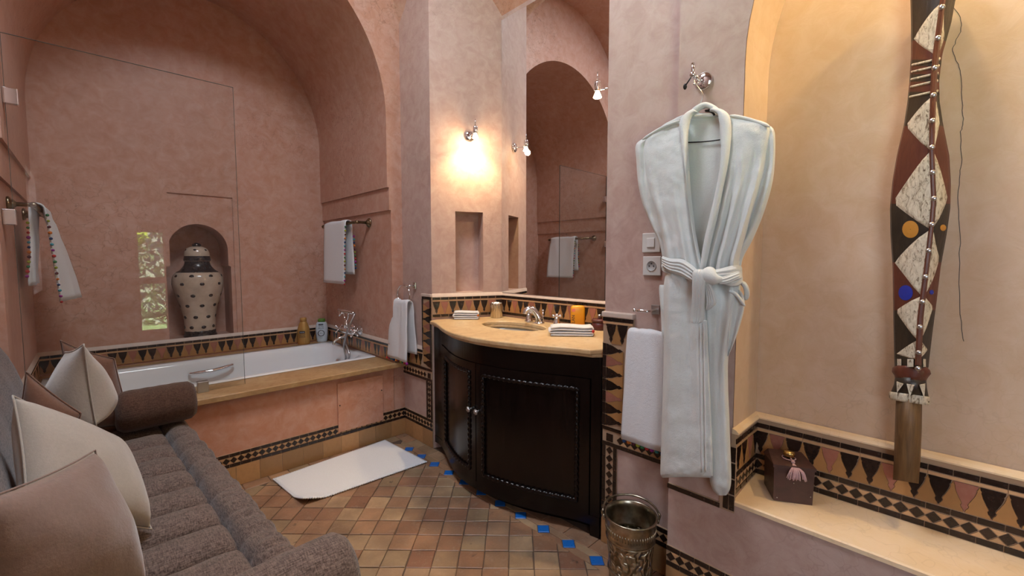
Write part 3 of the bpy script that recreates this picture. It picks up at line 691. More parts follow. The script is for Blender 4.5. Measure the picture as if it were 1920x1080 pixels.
for s0, s1, side in ((sA, sB, 1), (sC, sD, -1)):
    d = MB(); z0, z1 = .102, .750; fw = .045 if side > 0 else .05
    r0, r1 = (cy_(2.19), cy_(1.815)) if side > 0 else (cy_(1.705), cy_(1.215))
    curved(d, s0, r0, z0, z1, -.02, .010, 8); curved(d, r1, s1, z0, z1, -.02, .010, 8)
    curved(d, r0, r1, z0, z0+.055, -.02, .010); curved(d, r0, r1, z1-.055, z1, -.02, .010)
    curved(d, r0, r1, z0+.055, z1-.055, -.02, .003)
    door = d.build('door', M['ebony'], cab)
    rope(r0, r1, z0+.055, z1-.055, .010).build('rope_molding', M['ebony'], door)
    sk = (r1+s1)/2 if side > 0 else (s0+r0)/2
    a = Vector((*cf(sk, .008), .50)); nn = Vector((*cf(sk, 1), 0))-Vector((*cf(sk, 0), 0)); nn.z = 0; nn.normalize()
    b = MB(); b.tube([a, a+nn*.012, a+nn*.024], [.008, .005, .005], 10); b.ball(a+nn*.030, .012, 8)
    for k in range(8):
        t_ = nn.cross(Vector((0, 0, 1))); b.ball(a+nn*.031+(t_*cos(k*pi/4)+Vector((0, 0, 1))*sin(k*pi/4))*.0115, .0042, 5)
    b.build('knob', M['steel'], door)
# marble top with undermounted oval basin
def off_poly(o): return [cf(k/60, o) for k in range(61)]
tp = [(1.657, 2.437)]+off_poly(.040)[3:-3]+[(1.657, 1.107)]
tp = tp+[(PE[0]-.011, PE[1]+.010), (ME[0]-.011, ME[1]-.010)]
SC = (1.845, 1.885); SA, SB = .150, .245
ov = [(SC[0]+SA*cos(2*pi*k/56), SC[1]+SB*sin(2*pi*k/56)) for k in range(56)]
top = thing('marble_counter', (1.8, 1.8, .857), 'honey marble washstand top with ogee edge and oval basin', 'countertop')
fill2d([tp, ov], .026, .008, Matrix.Translation((0, 0, CT-.013))).build('slab', M['marble'], top)
tp2 = [(1.655, 2.437)]+off_poly(.018)[3:-3]+[(1.657, 1.107)]+[(PE[0]-.01, PE[1]+.01), (ME[0]-.01, ME[1]-.01)]
ov2 = [(SC[0]+(SA+.0)*cos(2*pi*k/56), SC[1]+(SB+.0)*sin(2*pi*k/56)) for k in range(56)]
fill2d([tp2, ov2], .018, .006, Matrix.Translation((0, 0, CT-.033))).build('lower_edge', M['marble'], top)
rows = []
for r, z in ((1.03, -.042), (1.0, -.044), (.97, -.06), (.86, -.105), (.62, -.135), (.30, -.146), (.08, -.148), (.01, -.148)):
    rows.append([(SC[0]+(SA+.004)*r*cos(2*pi*k/48), SC[1]+(SB+.004)*r*sin(2*pi*k/48), CT+z) for k in range(48)])
MB().grid(rows, closed_u=True).build('basin', M['basin'], top)
MB().lathe([(.020, 0), (.020, .004), (.012, .006), (.001, .005)], (SC[0]+.0, SC[1], CT-.149), 20).build('drain', M['chrome'], top)
MB().lathe([(.009, 0), (.009, .002), (.001, .003)], n=12, M=Matrix.Translation((SC[0]+SA*.9, SC[1]-.12, CT-.075)) @ Matrix.Rotation(-1.1, 4, 'Y')).build('overflow_hole', M['iron'], top)
# basin taps
fx = 2.045
def spot(u, v): return px(u, v, 'z', CT)
tap = thing('basin_tap', (fx, 1.88, CT), 'arched chrome basin spout between two cross-handled taps', 'tap')
base = Vector((2.03, 1.835, CT))
P_ = [base, base+Vector((-.002, .0, .03)), base+Vector((-.012, .012, .060)), base+Vector((-.030, .028, .088)), base+Vector((-.052, .045, .093)), base+Vector((-.068, .056, .078)), base+Vector((-.072, .058, .062))]
b = MB(); b.tube(cr([tuple(p) for p in P_], 22), [.0235-.0004*k for k in range(22)], 16); b.lathe([(.034, 0), (.034, .005), (.027, .009), (.024, .012)], tuple(base), 24); b.build('spout', M['chrome'], tap)
b = MB(); q = base+Vector((.022, -.012, 0)); b.tube([q, q+Vector((0, 0, .075))], .0032, 8); b.ball(q+Vector((0, 0, .080)), .008, 8); b.build('waste_rod', M['chrome'], tap)
for u, v in ((991.5, 601.5), (1044, 609)):
    c = px(u, v, 'z', CT); c = Vector((2.045, c.y*2.045/c.x, CT)) if c.x > 2.045 else c
    h = thing('tap_handle', tuple(c), 'chrome cross tap handle, %s' % ('near the ridged tumbler' if u < 1000 else 'near the orange bottle'), 'tap handle', 'basin tap handles')
    b = MB(); b.lathe([(.029, 0), (.029, .004), (.022, .010), (.015, .040), (.012, .052)], tuple(c), 24); b.build('bell', M['chrome'], h)
    b = MB(); t0 = c+Vector((0, 0, .058)); b.lathe([(.012, -.006), (.014, 0), (.012, .010), (.006, .014), (.001, .015)], tuple(t0), 16)
    for k in range(4):
        d = Vector((cos(pi/4+.75+k*pi/2), sin(pi/4+.75+k*pi/2), .0)); b.tube([t0, t0+d*.028], [.0055, .0045], 8); b.ball(t0+d*.031, .0075, 6)
    b.build('cross', M['chrome'], h)
# mirror
mi = MB().box((MX-.007, PE[1]+.004, 1.068), (MX-.001, ME[1]-.004, 2.945)).build('wall_mirror_glass', M['mirror'])
tag(mi, 'tall frameless wall mirror above the washstand splashback', 'mirror'); mi.name = 'mirror'
# wall lamps
def sconce(c, n, along, label):
    t = thing('wall_lamp', tuple(c), label, 'lamp', 'chrome wall lamps by the mirror'); n = Vector(n).normalized()
    Q = n.to_track_quat('Z', 'Y').to_matrix().to_4x4()
    MB().lathe([(.034, 0), (.036, .006), (.034, .013), (.026, .020), (.012, .023), (.001, .024)], n=28, M=Matrix.Translation(c) @ Q).build('rosette', M['chrome'], t)
    e = c+n*.105+Vector(along)*.012
    MB().tube([c+n*.02, c+n*.06+Vector((0, 0, -.004)), e], .0045, 10).build('arm', M['chrome'], t)
    b = MB(); b.tube([e+Vector((0, 0, .045)), e+Vector((0, 0, .040)), e+Vector((0, 0, .030)), e+Vector((0, 0, -.005)), e+Vector((0, 0, -.008))], [.008, .015, .0165, .0165, .013], 16)
    b.tube([e+Vector((0, 0, .045)), e+Vector((0, 0, .088))], .0028, 8); b.build('holder', M['chrome'], t)
    b = MB(); b.lathe([(.010, -.008), (.013, -.016), (.018, -.028), (.021, -.036), (.019, -.038), (.001, -.036)], tuple(e), 20); b.build('bulb', M['bulb'], t)
    l = lamp('bulb_light', 'SPOT', tuple(e+Vector((0, 0, -.040))), tuple(e+Vector((0, 0, -1))-n*.16), 30, (1, .70, .36), .018, spot=radians(130), blend=.7); adopt(l, None)
    l2 = lamp('bulb_glow', 'POINT', tuple(e+Vector((0, 0, -.05))+n*.012), (0, 0, 0), 7.0, (1, .68, .36), .02)
    return t
lc = Vector((NB[0], NB[1], 0))+ND*.268+Vector((0, 0, 2.14)); ln = Vector((sin(AN), -cos(AN), 0))
sconce(lc+ln*.0005, ln, ND, 'chrome wall lamp lit above the small niche')
pn_ = Vector((-sin(-AN), cos(-AN), 0)); pc = Vector((PB[0], PB[1], 0))+PD*.268+Vector((0, 0, 2.15))
sconce(pc+pn_*.0005, pn_, PD, 'chrome wall lamp lit in front of the mirror, by the pier')
# ------------------------------------------------------------ soft things
def nz(p, s): return noise.noise(Vector(p)*s)
def pillow(name, C4, th, mat, label, pinch=.06, seam=True, n=26, sag=0.0, belly=0.0, group='cushions on the sofa'):
    """cushion from its four corners (a b c d in order), th = full thickness"""
    a, b_, c, d = [Vector(q) for q in C4]; nrm = ((b_-a).cross(d-a)).normalized()
    def side(sg):
        rows = []
        for i in range(n+1):
            s = i/n; row = []
            for j in range(n+1):
                t = j/n; S_, T_ = 2*s-1, 2*t-1
                es = .5+.5*S_*(1-pinch*(1-T_*T_)); et = .5+.5*T_*(1-pinch*(1-S_*S_))
                p = (a*(1-es)+b_*es)*(1-et)+(d*(1-es)+c*es)*et
                h = max(0, (1-S_**2))**.46*max(0, (1-T_**2))**.46*(1+belly*T_)
                w = nz(p+nrm*sg*.3, 7)*.012*h+nz(p, 21)*.004*h
                cr_ = .006*sin(34*(S_*S_+T_*T_))*max(0, abs(S_)*abs(T_)-.25)*h
                row.append(tuple(p+nrm*(sg*(h*th/2)+w+cr_)+Vector((0, 0, -sag*h))))
            rows.append(row)
        return rows
    k = len(bpy.data.objects)
    t = thing('cushion', tuple((a+b_+c+d)/4), label, 'cushion', group)
    mb = MB(); mb.grid(side(1)); mb.grid(side(-1)); o = mb.build('cover', mat, t); weld(o.data, 5e-4); subsurf(o, 1)
    if seam:
        r = side(1); edge = r[0]+[x[-1] for x in r[1:]]+r[-1][-2::-1]+[x[0] for x in r[-2:0:-1]]
        MB().tube(edge, .0024, 6, closed=True).build('piping', mat, t)
    return t
# sofa along the left wall
TH = radians(2.8)
so = thing('sofa', (0, 2.0, 0), 'taupe woven banquette sofa with channel-stitched seat along the left wall', 'sofa')
SM = Matrix.Translation((.372, 1.70, 0)) @ Matrix.Rotation(TH, 4, 'Z')     # local: x across (0 = front edge), y along
ST = .475; LN, LF = -.60, 1.13                                        # near / far ends in local y
def L(x, y, z): return tuple(SM @ Vector((x, y, z)))
MB().box((-.70, LN-.02, .06), (-.03, LF, .36), SM, bev=.02).build('base', M['bolster'], so)
for x in (-.66, -.08):
    for y in (LN+.03, LF-.05): MB().tube([L(x, y, 0), L(x, y, .08)], .022, 12).build('foot', M['ebony'], so)
CH = 10; ch = (LF-LN)/CH
def soft_bar(p0, p1, w, h, n=20, m=16, sag=.0, seed=0, end=.6):
    """a stuffed roll between two points: width w along horizontal normal, height h"""
    p0, p1 = Vector(p0), Vector(p1); ax = (p1-p0); up = Vector((0, 0, 1)); q = ax.cross(up).normalized(); rows = []
    for i in range(n+1):
        t = i/n; e = (1-abs(2*t-1)**8)**.5*.5+.5*(1-abs(2*t-1)**20)
        e = max(e, .05); row = []
        for k in range(m):
            a = 2*pi*k/m; ca, sa = cos(a), sin(a)
            sx = math.copysign(abs(ca)**.62, ca)*w/2; sz = math.copysign(abs(sa)**.72, sa)*h/2*e
            p = p0+ax*t+q*sx+up*(sz)
            row.append(tuple(p+Vector((0, 0, nz(p+Vector((seed, 0, 0)), 9)*.006))))
        rows.append(row)
    return MB().grid(rows, closed_u=True, cap=True)
for k in range(CH):
    y = LN+ch*(k+.5)
    o = soft_bar(L(-.69, y, ST-.052), L(-.088, y, ST-.058), ch*.985, .13, seed=k).build('seat_channel', M['sofa'], so)
# front roll gathered along its length
rows = []
NR = 150
for i in range(NR+1):
    y = LN+(LF-LN)*i/NR; row = []
    g = .011*abs(sin(pi*(y-LN)/ch))**.5
    for k in range(22):
        a = 2*pi*k/22; ca, sa = cos(a), sin(a)
        x = -.054+math.copysign(abs(ca)**.8, ca)*(.057+g*.3); z = ST-.080+math.copysign(abs(sa)**.75, sa)*(.083+g)
        p = Vector((x, y, z)); crs = .009*nz((x*4, y*26, z*4), 1.5)
        row.append(L(x+crs, y, z+crs))
    rows.append(row)
MB().grid(rows, closed_u=True, cap=True).build('front_roll', M['sofa'], so)
# back
rows = []
for i in range(41):
    y = LN+.0+(LF-.03-LN)*i/40; e = min(1, (1-abs(2*i/40-1)**14)**.5+.12); row = []
    for k in range(26):
        a = 2*pi*k/26; x = -.665+cos(a)*.100*e+.03*(1-sin(a)); z = .722+sin(a)*.275*e
        p = Vector((x, y, z)); row.append(L(x+.008*nz(p, 6), y, z+.008*nz(p, 5)))
    rows.append(row)
MB().grid(rows, closed_u=True, cap=True).build('back', M['sofa'], so)
def bolster(name, c, half, r, mat, label, parent=None, tuft=True):
    """cylinder cushion along local x of the sofa"""
    rows = []
    prof = [(-half, .02), (-half-.004, r*.45), (-half+.002, r*.80), (-half+.022, r*.97)]+[(-half+.05+(2*half-.1)*k/14, r*(1+.008*sin(k*1.7))) for k in range(15)]+[(half-.022, r*.97), (half-.002, r*.80), (half+.004, r*.45), (half-.004, .02)]
    for x, q in prof:
        rows.append([L(c[0]+x, c[1]+q*cos(2*pi*k/36)*(1+.01*sin(5*k)), c[2]+q*sin(2*pi*k/36)) for k in range(36)])
    mb = MB().grid(rows, closed_u=True, cap=True)
    if parent:
        o = mb.build(name, mat, parent)
    else:
        t = thing(name, L(*c), label, 'cushion'); o = mb.build('cover', mat, t); parent = t
    if tuft:
        for s in (1,): MB().lathe([(.018, 0), (.016, .007), (.001, .010)], n=16, M=Matrix.Translation(L(c[0]+s*(half), c[1], c[2])) @ Matrix.Rotation(TH, 4, 'Z') @ Matrix.Rotation(pi/2, 4, 'Y')).build('button', mat, parent)
    return o
bolster('bolster', (-.125, LF-.148, ST+.118), .150, .096, M['bolster'], 'dark brown bolster cushion at the far end of the sofa, by the tub')
bolster('near_arm', (-.325, LN-.015, ST+.020), .375, .094, M['sofa'], '', so)
# cushions, far to near
pillow('cushion', [px(116, 640, 'y', 2.62), px(168, 652, 'y', 2.45), px(248, 800, 'y', 2.40), px(196, 800, 'y', 2.58)] if False else
       [px(113, 638, 'y', 2.72), px(214, 672, 'y', 2.66), px(250, 798, 'y', 2.68), px(140, 812, 'y', 2.74)], .13, M['brown_velvet'], 'rust brown velvet cushion farthest along the sofa, behind the pale pointed one')
pillow('cushion', [px(157, 645, 'y', 2.02), px(122, 660, 'y', 2.30), px(122, 800, 'y', 2.30), px(181, 800, 'y', 2.02)], .175, M['white_velvet'], 'cream velvet cushion seen edge-on with its seam down the middle', belly=.62)
pillow('cushion', [px(49, 697, 'y', 1.93), px(152, 775, 'y', 1.90), px(125, 890, 'y', 1.90), px(24, 830, 'y', 1.93)], .08, M['brown_velvet'], 'dark brown velvet cushion half hidden behind the large cream cushion')
pillow('cushion', [px(24, 742, 'y', 1.62), px(222, 822, 'y', 1.84), px(284, 992, 'y', 1.64), px(48, 985, 'y', 1.44)], .15, M['white_velvet'], 'large cream velvet cushion leaning towards the seat, behind the mauve one')
pillow('cushion', [px(178, 844, 'y', 1.43), px(278, 1104, 'y', 1.34), px(-20, 1190, 'y', 1.15), px(-70, 950, 'y', 1.16)], .15, M['mauve'], 'mauve velvet cushion nearest of all, in the bottom corner')
# bath mat
mt = thing('bath_mat', (1.1, 2.55, 0), 'white cotton bath mat on the terracotta tiles in front of the tub', 'bath mat')
A, B_, C_, D_ = Vector((.718, 2.768, 0)), Vector((.753, 2.353, 0)), Vector((1.485, 2.314, 0)), Vector((1.454, 2.811, 0))
A.y, D_.y = 2.755, 2.80
def matpt(s, t): 
    p = (A*(1-s)+D_*s)*(1-t)+(B_*(1-s)+C_*s)*t
    lift = .035*max(0, 1-math.hypot(s/.16, (1-t)/.30))**1.2
    return p+Vector((0, 0, .003+lift+.0015*nz(p, 8)))
n_, m_ = 64, 40
top_ = [[matpt(i/n_, j/m_)+Vector((0, 0, .009)) for j in range(m_+1)] for i in range(n_+1)]
bot = [[p-Vector((0, 0, .009)) for p in r] for r in top_]
b = MB(); b.grid([[tuple(p) for p in r] for r in top_]); b.grid([[tuple(p) for p in r] for r in bot])
ring = lambda g: g[0]+[r[-1] for r in g[1:]]+g[-1][-2::-1]+[r[0] for r in g[-2:0:-1]]
r1, r2 = ring(top_), ring(bot); b.grid([[tuple(p) for p in r1], [tuple(p) for p in r2]], closed_u=True); o = b.build('pile', M['mat'], mt); weld(o.data)
b = MB(); rr_ = r1+[r1[0]]; acc = 0
for p, q in zip(rr_, rr_[1:]):
    l = (q-p).length
    while acc < l:
        c = p.lerp(q, acc/l); b.ball(c-Vector((0, 0, .005)), .0072, 4, .7); acc += .0135
    acc -= l
o = b.build('looped_edge', M['mat'], mt); o['kind'] = 'stuff'

# towels: sheet that follows a path in a plane and has thickness
POM = [plain('pom_%d' % i, c, .9) for i, c in enumerate([(.45, .03, .03, 1), (.02, .05, .14, 1), (.30, .34, .03, 1), (.28, .02, .22, 1), (.55, .16, .02, 1), (.03, .16, .06, 1), (.05, .28, .34, 1), (.10, .02, .03, 1)])]
pom_me = []
for m in POM:
    b = MB(); b.ball((0, 0, 0), .0095, 5); pom_me.append(b.mesh('pompom', m))
def poms(pts, parent, sc=1.0, off=0):
    for k, p in enumerate(pts):
        o = inst(pom_me[(k*3+off) % 8], 'pompom', parent, Matrix.Translation(p) @ Matrix.Scale(sc*random.uniform(.85, 1.15), 4))
def sheet(path, widthdir, w, th, mat, name, parent, nw=18, wob=.006, flare=0.0, seed=0, swing=None):
    """path: list of points (centre of one side), extruded along widthdir by w"""
    P = [Vector(p) for p in path]; wd = Vector(widthdir).normalized(); N = len(P); fr, bk = [], []
    for i in range(N):
        t = (P[min(i+1, N-1)]-P[max(i-1, 0)]).normalized(); n = t.cross(wd).normalized(); a, c = [], []
        for j in range(nw+1):
            s = j/nw; q = P[i]+wd*((s-.5)*w*(1+flare*abs(i/N-.5)*2))
            if swing: q = q+swing(i, s)
            o = (nz((s*3+seed, i*.10, seed), 2.1)+.5*sin(s*9+seed))*wob
            e = th/2*(1-(2*s-1)**8*.6)
            a.append(tuple(q+n*(o+e))); c.append(tuple(q+n*(o-e)))
        fr.append(a); bk.append(c)
    b = MB(); b.grid(fr); b.grid(bk)
    rg = lambda g: g[0]+[r[-1] for r in g[1:]]+g[-1][-2::-1]+[r[0] for r in g[-2:0:-1]]
    b.grid([rg(fr), rg(bk)], closed_u=True); o = b.build(name, mat, parent); weld(o.data)
    return fr, bk
def drape(bar, r, front, back, out, spread=.02, n=16):
    """profile of cloth over a bar: bar point, radius, drops, out = horizontal direction of the front side"""
    b = Vector(bar); o = Vector(out); pts = []
    for k in range(n+1): pts.append(b+o*(r+spread*(1-k/n)**.8)+Vector((0, 0, -front*(1-k/n))))
    for k in range(1, 8): a = pi*k/8; pts.append(b+o*(r*cos(a))+Vector((0, 0, r*sin(a))))
    for k in range(n+1): pts.append(b-o*(r+spread*.6*(k/n))+Vector((0, 0, -back*k/n)))
    return pts
def towel_bar(xw, out, y0, y1, z, label, reach=.095, r=.011, ybar=None):
    t = thing('towel_bar', (xw, (y0+y1)/2, z), label, 'towel rail', 'antique brass towel rails'); o = Vector(out)
    for y in (y0, y1):
        c = Vector((xw, y, z)); Q = o.to_track_quat('Z', 'Y').to_matrix().to_4x4()
        MB().lathe([(.034, 0), (.036, .006), (.032, .012), (.024, .014), (.022, .022), (.016, .026), (.012, .030)], n=24, M=Matrix.Translation(c) @ Q).build('rosette', M['brass'], t)
        b = MB(); b.tube([c+o*.026, c+o*(reach-.012), c+o*(reach+.006)], [.0105, .010, .012], 14); b.ball(c+o*reach, .0155, 8); b.build('arm', M['brass'], t)
    ya, yb = ybar or (y0-.012, y1+.012)
    MB().tube([Vector((xw, ya, z))+o*reach, Vector((xw, yb, z))+o*reach], r, 16).build('bar', M['brass'], t)
    return Vector((xw, 0, z))+o*reach
# right cheek of the alcove
bc = towel_bar(XS1, (-1, 0, 0), 3.175, 3.83, 1.585, 'antique brass towel rail on the alcove wall right of the tub', reach=.10)
tw = thing('towel', (bc.x, 3.5, 1.585), 'white towel with pompom edge hanging over the rail on the right alcove wall', 'towel', 'white towels with pompoms')
pth = drape((bc.x, 3.535, bc.z), .0235, .475, .40, (-1, 0, 0), .02); wd = (0, -1, 0)
fr, bk = sheet(pth, wd, .43, .013, M['terry'], 'cloth', tw, wob=.0035, seed=2)
poms([Vector(fr[i][-1])+Vector((-.006, -.006, 0)) for i in range(0, 16, 1)][::1], tw, .75)
poms([Vector(fr[i][-1])+Vector((.010, -.010, 0)) for i in range(28, 39, 1)], tw, .8, 3)
# left cheek
bl = towel_bar(XS0, (1, 0, 0), 3.14, 3.80, 1.565, 'antique brass towel rail on the alcove wall left of the tub', reach=.085, r=.012)
tw = thing('towel', (bl.x, 3.5, 1.565), 'white towel with pompom edge hanging over the rail on the left alcove wall', 'towel', 'white towels with pompoms')
pth = drape((bl.x, 3.55, bl.z), .025, .49, .40, (1, 0, 0), .03)
fr, bk = sheet(pth, (0, 1, 0), .40, .013, M['terry'], 'cloth', tw, swing=lambda i, s: Vector((.085*s*max(0, 1-i/15)**.7, -.03*s*max(0, 1-i/15), 0)), wob=.007, seed=5)
poms([Vector(fr[i][0])+Vector((.008, -.008, 0)) for i in range(0, 16)], tw, .8)
poms([Vector(fr[i][0])+Vector((-.008, -.008, 0)) for i in range(27, 39)], tw, .8, 2)
# towel ring on the right wall
rg_c = Vector((XR, 2.672, 1.118))
t = thing('towel_ring', tuple(rg_c), 'chrome towel ring on the plaster wall beside the tub', 'towel ring')
MB().box((XR-.012, rg_c.y-.018, rg_c.z-.024), (XR-.0005, rg_c.y+.018, rg_c.z+.024), bev=.004).build('plate', M['chrome'], t)
MB().tube([rg_c+Vector((-.01, 0, 0)), rg_c+Vector((-.05, .0, 0)), rg_c+Vector((-.055, .03, 0)), rg_c+Vector((-.055, .055, .002))], .0065, 12).build('arm', M['chrome'], t)
rc = rg_c+Vector((-.052, .075, -.065)); ringp = [rc+Vector((0, .085*cos(2*pi*k/40), .068*sin(2*pi*k/40))) for k in range(40)]
MB().tube(ringp, .0048, 8, closed=True).build('ring', M['chrome'], t)
tw = thing('towel', (rc.x, 2.79, .9), 'white hand towel hanging through the chrome towel ring', 'towel', 'white towels with pompoms')
pb = rc+Vector((0, 0, -.062))
pth = drape((pb.x, pb.y+.03, pb.z), .020, .405, .36, (-1, 0, 0), .024)
fr, bk = sheet(pth, (0, -1, 0), .225, .014, M['terry'], 'cloth', tw, wob=.006, seed=9, flare=.25)
poms([Vector(fr[0][j])+Vector((-.004, 0, -.008)) for j in range(0, 19, 2)], tw, 1.0)
# towel on the pier
tw = thing('towel', (1.59, .87, .99), 'white hand towel with pompoms hanging on the tiled pier, partly behind the robe', 'towel', 'white towels with pompoms')
pth = drape((1.605, .862, 1.00), .012, .455, .40, (-1, 0, 0), .014)
fr, bk = sheet(pth, (0, -1, 0), .155, .016, M['terry'], 'cloth', tw, wob=.004, seed=12, flare=.22)
poms([Vector(fr[0][j])+Vector((-.003, 0, -.008)) for j in range(1, 19, 2)], tw, 1.0, 1)
MB().tube([(1.605, .76, .998), (1.605, .965, .998)], .005, 8).build('hidden_rail', M['chrome'], None) if False else None

# ------------------------------------------------------------ urn in the back niche
uc = (.606, YB+.115, NZ0+.0012)
ur = thing('lidded_urn', uc, 'cream glazed lidded urn with dark dots standing in the arched niche', 'urn')
t = NT('urn_cream'); n = t.noise(9, 6, .65); t.P(Base_Color=t.ramp(n, [(.3, (.42, .33, .25)), (.7, (.60, .50, .40))]), Roughness=.16); t.bump(t.noise(30, 3), .15, .004); CREAM = t.m
DARK = glaze('urn_dark', (.012, .012, .014, 1), .12, .1, .3, (.06, .06, .065, 1))
def scal(z, a, n, up): return z
prof = [(.100, .035), (.102, .09), (.106, .16), (.122, .25), (.148, .33), (.166, .40), (.168, .45), (.158, .49), (.135, .515), (.118, .525)]
def urn_lathe(prof, n, mat, nm, par, sc0=0, sc1=0):
    P = cr(prof, max(len(prof)*4, 6)) if len(prof) > 2 else prof
    rows = []
    for i, (r, z) in enumerate(P):
        rows.append([(uc[0]+r*cos(2*pi*k/n), uc[1]+r*sin(2*pi*k/n), uc[2]+z+((sc1 if i == len(P)-1 else sc0 if i == 0 else 0)*abs(sin(7*2*pi*k/n/1.0)))) for k in range(n)])
    return MB().grid(rows, closed_u=True, cap=True).build(nm, mat, par)
urn_lathe(prof, 56, CREAM, 'body', ur)
urn_lathe([(.107, 0), (.110, .012), (.104, .030), (.1025, .048)], 84, DARK, 'foot_band', ur, 0, .008)
urn_lathe([(.138, .516), (.116, .530), (.092, .560), (.082, .590), (.084, .600)], 84, DARK, 'neck', ur, -.006, 0)
lid = urn_lathe([(.086, .602), (.088, .612), (.083, .640), (.079, .655)], 84, DARK, 'lid_band', ur, 0, .006)
urn_lathe([(.0835, .640), (.082, .665), (.070, .695), (.045, .712), (.020, .717)], 48, CREAM, 'lid', ur)
urn_lathe([(.016, .714), (.030, .722), (.026, .736), (.010, .744), (.002, .745)], 24, DARK, 'knob', ur)
def rad(z):
    for (r0, z0), (r1, z1) in zip(prof, prof[1:]):
        if z0 <= z <= z1: return r0+(r1-r0)*(z-z0)/(z1-z0), (r1-r0)/(z1-z0)
    return .08, 0
for j, (z, n, ph) in enumerate(((.085, 8, .1), (.165, 8, .5), (.255, 8, .0), (.335, 8, .5), (.425, 8, .0), (.485, 8, .5))):
    for k in range(n):
        a = 2*pi*(k+ph)/n; r, sl = rad(z); nrm = Vector((cos(a), sin(a), -sl)).normalized()
        if nrm.y > .5: continue
        c = Vector((uc[0]+r*cos(a), uc[1]+r*sin(a), uc[2]+z))
        MB().lathe([(.0125, -.003), (.0125, .001), (.001, .0022)], n=14, M=Matrix.Translation(c) @ nrm.to_track_quat('Z', 'Y').to_matrix().to_4x4() @ Matrix.Scale(1.25, 4, (1, 0, 0))).build('dot', DARK, ur)
for k in range(6):
    a = 2*pi*(k+.2)/6; r, z, sl = .072, .690, -.9
    nrm = Vector((cos(a), sin(a), .9)).normalized(); c = Vector((uc[0]+r*cos(a), uc[1]+r*sin(a), uc[2]+z))
    MB().lathe([(.010, -.003), (.010, .001), (.001, .002)], n=12, M=Matrix.Translation(c) @ nrm.to_track_quat('Z', 'Y').to_matrix().to_4x4()).build('dot', DARK, ur)

# ------------------------------------------------------------ bottles on the ledge, things on the washstand
def text_on(txt, size, M4, mat, parent, name='lettering', align='CENTER', ext=.0004):
    cu = bpy.data.curves.new('lettering', 'FONT'); cu.body = txt; cu.size = size; cu.extrude = ext; cu.align_x = align; cu.resolution_u = 2
    o = bpy.data.objects.new('lettering', cu); COL.objects.link(o); dg = bpy.context.evaluated_depsgraph_get(); dg.update()
    me = bpy.data.meshes.new_from_object(o.evaluated_get(dg)); bpy.data.objects.remove(o); bpy.data.curves.remove(cu); me.materials.clear(); me.materials.append(mat)
    r = bpy.data.objects.new(name, me); COL.objects.link(r); adopt(r, parent); r.matrix_basis = M4; return r
def oval_bottle(name, c, prof, sx, sy, ang, mat, label, cap_prof, cap_mat):
    t = thing(name, c, label, 'bottle'); Q = Matrix.Translation(c) @ Matrix.Rotation(ang, 4, 'Z')
    MB().lathe(cr(prof, 30), n=36, sx=sx, sy=sy, M=Q).build('body', mat, t)
    MB().lathe(cap_prof, n=28, sx=max(sx, .9), sy=max(sy, .75), M=Q).build('cap', cap_mat, t); return t, Q
LZ = TZ+.0005
gold_p = plain('gold_plastic', (.47, .27, .085, 1), .3, .35); green_p = plain('green_cap', (.10, .22, .03, 1), .3); white_p = plain('pale_plastic', (.58, .66, .74, 1), .3)
gc = px(570, 651, 'y', 4.015); wc = px(604, 648, 'y', 4.015)
bt, Q = oval_bottle('shampoo_bottle', (gc.x, 4.012, LZ), [(.040, 0), (.049, .012), (.050, .10), (.048, .14), (.036, .18), (.026, .20), (.0255, .206)], 1, .68, -.42, gold_p, 'gold plastic shampoo bottle on the back ledge, left of the white bottle',
    [(.027, .203), (.0275, .232), (.024, .236), (.001, .237)], gold_p)
face = lambda Q, x, y, z: Q @ Matrix.Translation((x, y, z)) @ Matrix.Rotation(pi/2, 4, 'X')
MB().box((-.030, -.0365, .100), (.014, -.034, .121), Q).build('label', M['ink'], bt)
text_on('GARNIER', .0085, face(Q, -.008, -.0368, .108), white_p, bt)
text_on('ULTRA', .016, face(Q, -.008, -.0352, .082), M['ink'], bt); text_on('DOUX', .017, face(Q, -.008, -.0356, .064), M['ink'], bt)
bw, Q = oval_bottle('shampoo_bottle', (wc.x, 4.012, LZ), [(.036, 0), (.043, .010), (.050, .07), (.051, .13), (.044, .172), (.036, .182), (.034, .183)], 1, .66, -.42, white_p, 'white shampoo bottle with a green cap on the back ledge, right of the gold bottle',
    [(.031, .182), (.032, .205), (.026, .213), (.001, .214)], green_p)
MB().box((-.024, -.0328, .155), (.014, -.031, .170), Q).build('label', M['ink'], bw)
text_on('GARNIER', .0075, face(Q, -.005, -.0332, .160), white_p, bw)
text_on('ULTRA', .014, face(Q, -.004, -.0342, .139), M['ink'], bw); text_on('DOUX', .016, face(Q, -.004, -.0344, .123), M['ink'], bw)
wr = MB(); wr.tube([Q @ Vector((-.004+.024*cos(2*pi*k/28), -.0342, .084+.024*sin(2*pi*k/28))) for k in range(28)], .0018, 6, closed=True)
for k in range(14):
    a = 2*pi*k/14; wr.ball(Q @ Vector((-.004+.027*cos(a), -.0342, .084+.027*sin(a))), .0034, 4)
wr.build('wreath', M['ink'], bw); text_on('doux', .012, face(Q, -.004, -.0348, .081), M['ink'], bw); text_on('Coco', .011, face(Q, -.006, -.0338, .040), M['ink'], bw)
